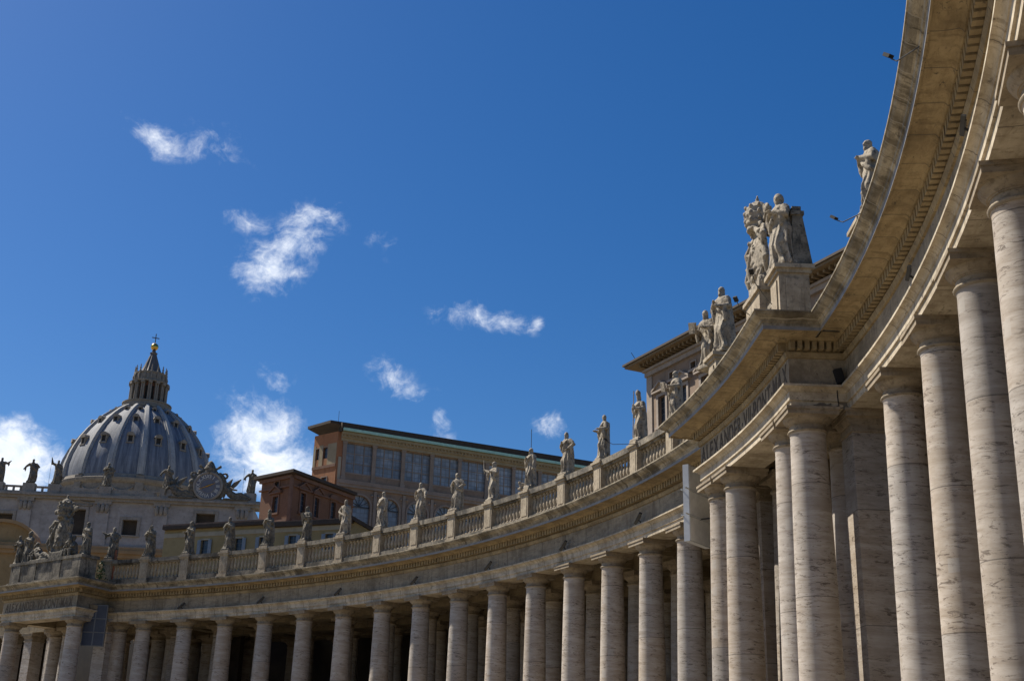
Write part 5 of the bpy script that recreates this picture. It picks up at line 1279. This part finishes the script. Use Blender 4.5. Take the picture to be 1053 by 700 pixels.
for i in range(16):
    a = ribo + 2 * pi * (i + 0.5) / 16
    for z, s in ((95.5, 1.15), (102.6, 1.0), (107.1, 0.7)):
        r = rz(z); dz = 0.6; slope = atan2(rz(z - dz) - rz(z + dz), 2 * dz)
        T = Matrix.Rotation(a, 4, 'Z') @ Matrix.Translation((r - 0.1, 0, z)) @ Matrix.Scale(s, 4)
        b = MB(); b.box(-1.2, 0.75, -0.85, -0.55, -1.2, 0.6, T); b.box(-1.2, 0.75, 0.55, 0.85, -1.2, 0.6, T); b.box(-1.2, 0.95, -1.0, 1.0, -1.45, -1.15, T)
        b.prism([(-1.05 * cos(t), 0.6 + 0.95 * sin(t)) for t in [pi * k / 8 for k in range(9)]], 0, 2.6, T @ Matrix.Rotation(pi / 2, 4, 'Z') @ Matrix.Translation((0, -0.95, 0)))
        o = b.build('dormer', M['dome_stone'], dome)
        b = MB(); b.box(-1.0, 0.5, -0.55, 0.55, -1.15, 0.9, T); b.build('opening', M['dark'], o)
b = MB(); b.lathe([(22.8, 30), (23.2, 76), (23.3, 81.3), (23.9, 81.7), (24.3, 82.3), (24.3, 82.9), (23.3, 83.3), (23.0, 84.2), (22.7, 84.3)], 96); b.build('drum', M['dome_stone'], dome)
b = MB()
for i in range(16):
    a = ribo + 2 * pi * (i + 0.5) / 16
    b.tube([(23.45 * cos(a + t), 23.45 * sin(a + t), 80.4 - 1.5 * (1 - (t / 0.13) ** 2)) for t in [-0.13 + 0.026 * k for k in range(11)]], [0.2, .3, .38, .45, .5, .52, .5, .45, .38, .3, .2], 8)
    ar = a + pi / 16; T = Matrix.Rotation(ar, 4, 'Z'); b.box(23.0, 23.9, -1.2, 1.2, 74, 83.8, T)
b.build('garlands', M['dome_stone'], dome)
b = MB(); b.lathe([(7.3, 108.8), (7.8, 109.2), (7.85, 109.9), (7.3, 110.1), (7.3, 111.0), (7.55, 111.1), (7.55, 111.4), (6.6, 111.4)], 48)
ln = b.build('lantern', M['lantern'], dome)
b = MB(); b.lathe([(4.5, 110), (4.5, 117.8)], 32); b.build('lantern_core', M['red_recess'], ln)
for i in range(16):
    a = ribo + 2 * pi * i / 16; T = Matrix.Rotation(a, 4, 'Z'); b = MB(); b.box(4.4, 5.9, -0.45, 0.45, 110.4, 112.0, T); b.box(4.4, 6.2, -0.6, 0.6, 117.2, 117.95, T)
    for y in (-0.3, 0.3): b.lathe([(0.32, 111.9), (0.27, 117.3)], 10, T @ Matrix.Translation((5.5, y, 0)))
    b.box(4.4, 5.3, -0.32, 0.32, 111.9, 117.3, T)
    b.build('colonnette', M['lantern'], ln)
    b = MB(); T2 = Matrix.Rotation(a + pi / 16, 4, 'Z'); b.box(4.4, 4.56, -0.36, 0.36, 112.0, 116.6, T2); b.build('lantern_window', M['dark'], ln)
b = MB(); b.lathe([(6.1, 117.9), (6.2, 118.2), (5.4, 118.5), (4.95, 118.7), (4.8, 120.8), (5.1, 121.0), (5.1, 121.3), (3.6, 121.4)], 40)
for i in range(16):
    a = ribo + 2 * pi * i / 16; T = Matrix.Rotation(a, 4, 'Z') @ Matrix.Translation((4.8, 0, 0))
    b.lathe([(0.36, 121.2), (0.38, 121.6), (0.18, 121.9), (0.30, 122.4), (0.14, 122.8), (0.18, 123.2), (0.02, 123.8)], 8, T); b.tube([T @ Vector((0, 0, 118.7)), T @ Vector((0.35, 0, 119.8)), T @ Vector((0, 0, 121.0))], 0.32, 6)
b.build('lantern_attic', M['lantern'], ln)
b = MB(); b.lathe([(3.5, 121.3), (2.9, 122.4), (2.3, 124.0), (1.7, 125.8), (1.2, 127.3), (0.9, 128.2), (1.1, 128.4), (1.1, 128.7), (0.6, 128.9), (0.5, 129.6)], 24, rmod=lambda a, z: 1 + 0.08 * cos(12 * a)); b.build('spire', M['spire'], ln)
b = MB(); b.ell((0, 0, 130.8), (1.2, 1.2, 1.2), 28, 18); b.build('gilt_ball', M['gold'], dome)
b = MB(); T = Matrix.Rotation(view + pi / 2 + 0.2, 4, 'Z'); b.box(-0.12, 0.12, -0.12, 0.12, 131.9, 135.2, T); b.box(-1.15, 1.15, -0.11, 0.11, 133.7, 133.95, T); b.build('cross', M['iron'], dome)

# ------------------------------------------------------------------ ochre corridor building in front of the basilica
TO, LO = wall_frame((-92.5, 115.5), (-66.0, 136.5))
oh = thing('corridor_building', 'low ochre corridor building with an arched gable in front of the basilica', 'building')
b = MB(); b.box(-10, LO, 0, 8, 8, 33.2, TO); b.build('wall', M['ochre'], oh)
b = MB(); b.box(-10, LO + 0.4, -0.45, 8, 33.2, 33.8, TO); b.box(-10, LO + 0.7, -0.8, 8, 33.8, 34.3, TO); b.box(-10, LO + 0.5, -0.5, 8, 34.3, 34.8, TO); b.build('cornice', M['ochre_trim'], oh)
gx = 3.4
b = MB(); poly = [(gx - 4.6, 34.8), (gx + 4.6, 34.8)] + [(gx + 4.6 * cos(t), 34.9 + 2.9 * sin(t)) for t in [pi * i / 16 for i in range(17)]]
b.prism(poly, 0.1, 3, TO); b.build('gable_field', M['ochre'], oh)
b = MB()
for i in range(16):
    t0, t1 = pi * i / 16, pi * (i + 1) / 16
    q = [(gx + 4.6 * cos(t0), 34.9 + 2.9 * sin(t0)), (gx + 5.1 * cos(t0), 34.9 + 3.4 * sin(t0)), (gx + 5.1 * cos(t1), 34.9 + 3.4 * sin(t1)), (gx + 4.6 * cos(t1), 34.9 + 2.9 * sin(t1))]
    b.prism(q, -0.5, 3, TO)
b.build('arched_gable', M['ochre_trim'], oh)

# small details in the recess beside the far left pavilion
p = P2(1.728, -0.6)
b = MB(); b.tube([(p.x, p.y, Zh(15.1)), (p.x, p.y, Zh(18.2))], 0.11, 8); tag(b.build('drain_pipe', M['rust']), 'rust red upright pipe in the gap beside the coat of arms parapet', 'pipe')
rs = random.Random(4); b = MB(); q = P2(1.7355, -1.6)
for i in range(130):
    c = Vector((q.x + rs.gauss(0, 0.2), q.y + rs.gauss(0, 0.2), Zh(15.2) + abs(rs.gauss(0.7, 0.55)))); n_ = Vector((rs.uniform(-1, 1), rs.uniform(-1, 1), rs.uniform(-.4, 1))).normalized(); a_ = n_.orthogonal().normalized() * 0.10; b_ = n_.cross(a_).normalized() * 0.07
    b.add([c - a_, c + b_, c + a_, c - b_], [(0, 1, 2, 3)])
b.tube([(q.x, q.y, Zh(15.1)), (q.x + .05, q.y, Zh(16.3))], [0.04, 0.02], 6)
tag(b.build('wild_shrub', M['leaf']), 'small green shrub growing in the gap beside the coat of arms parapet', 'plant')
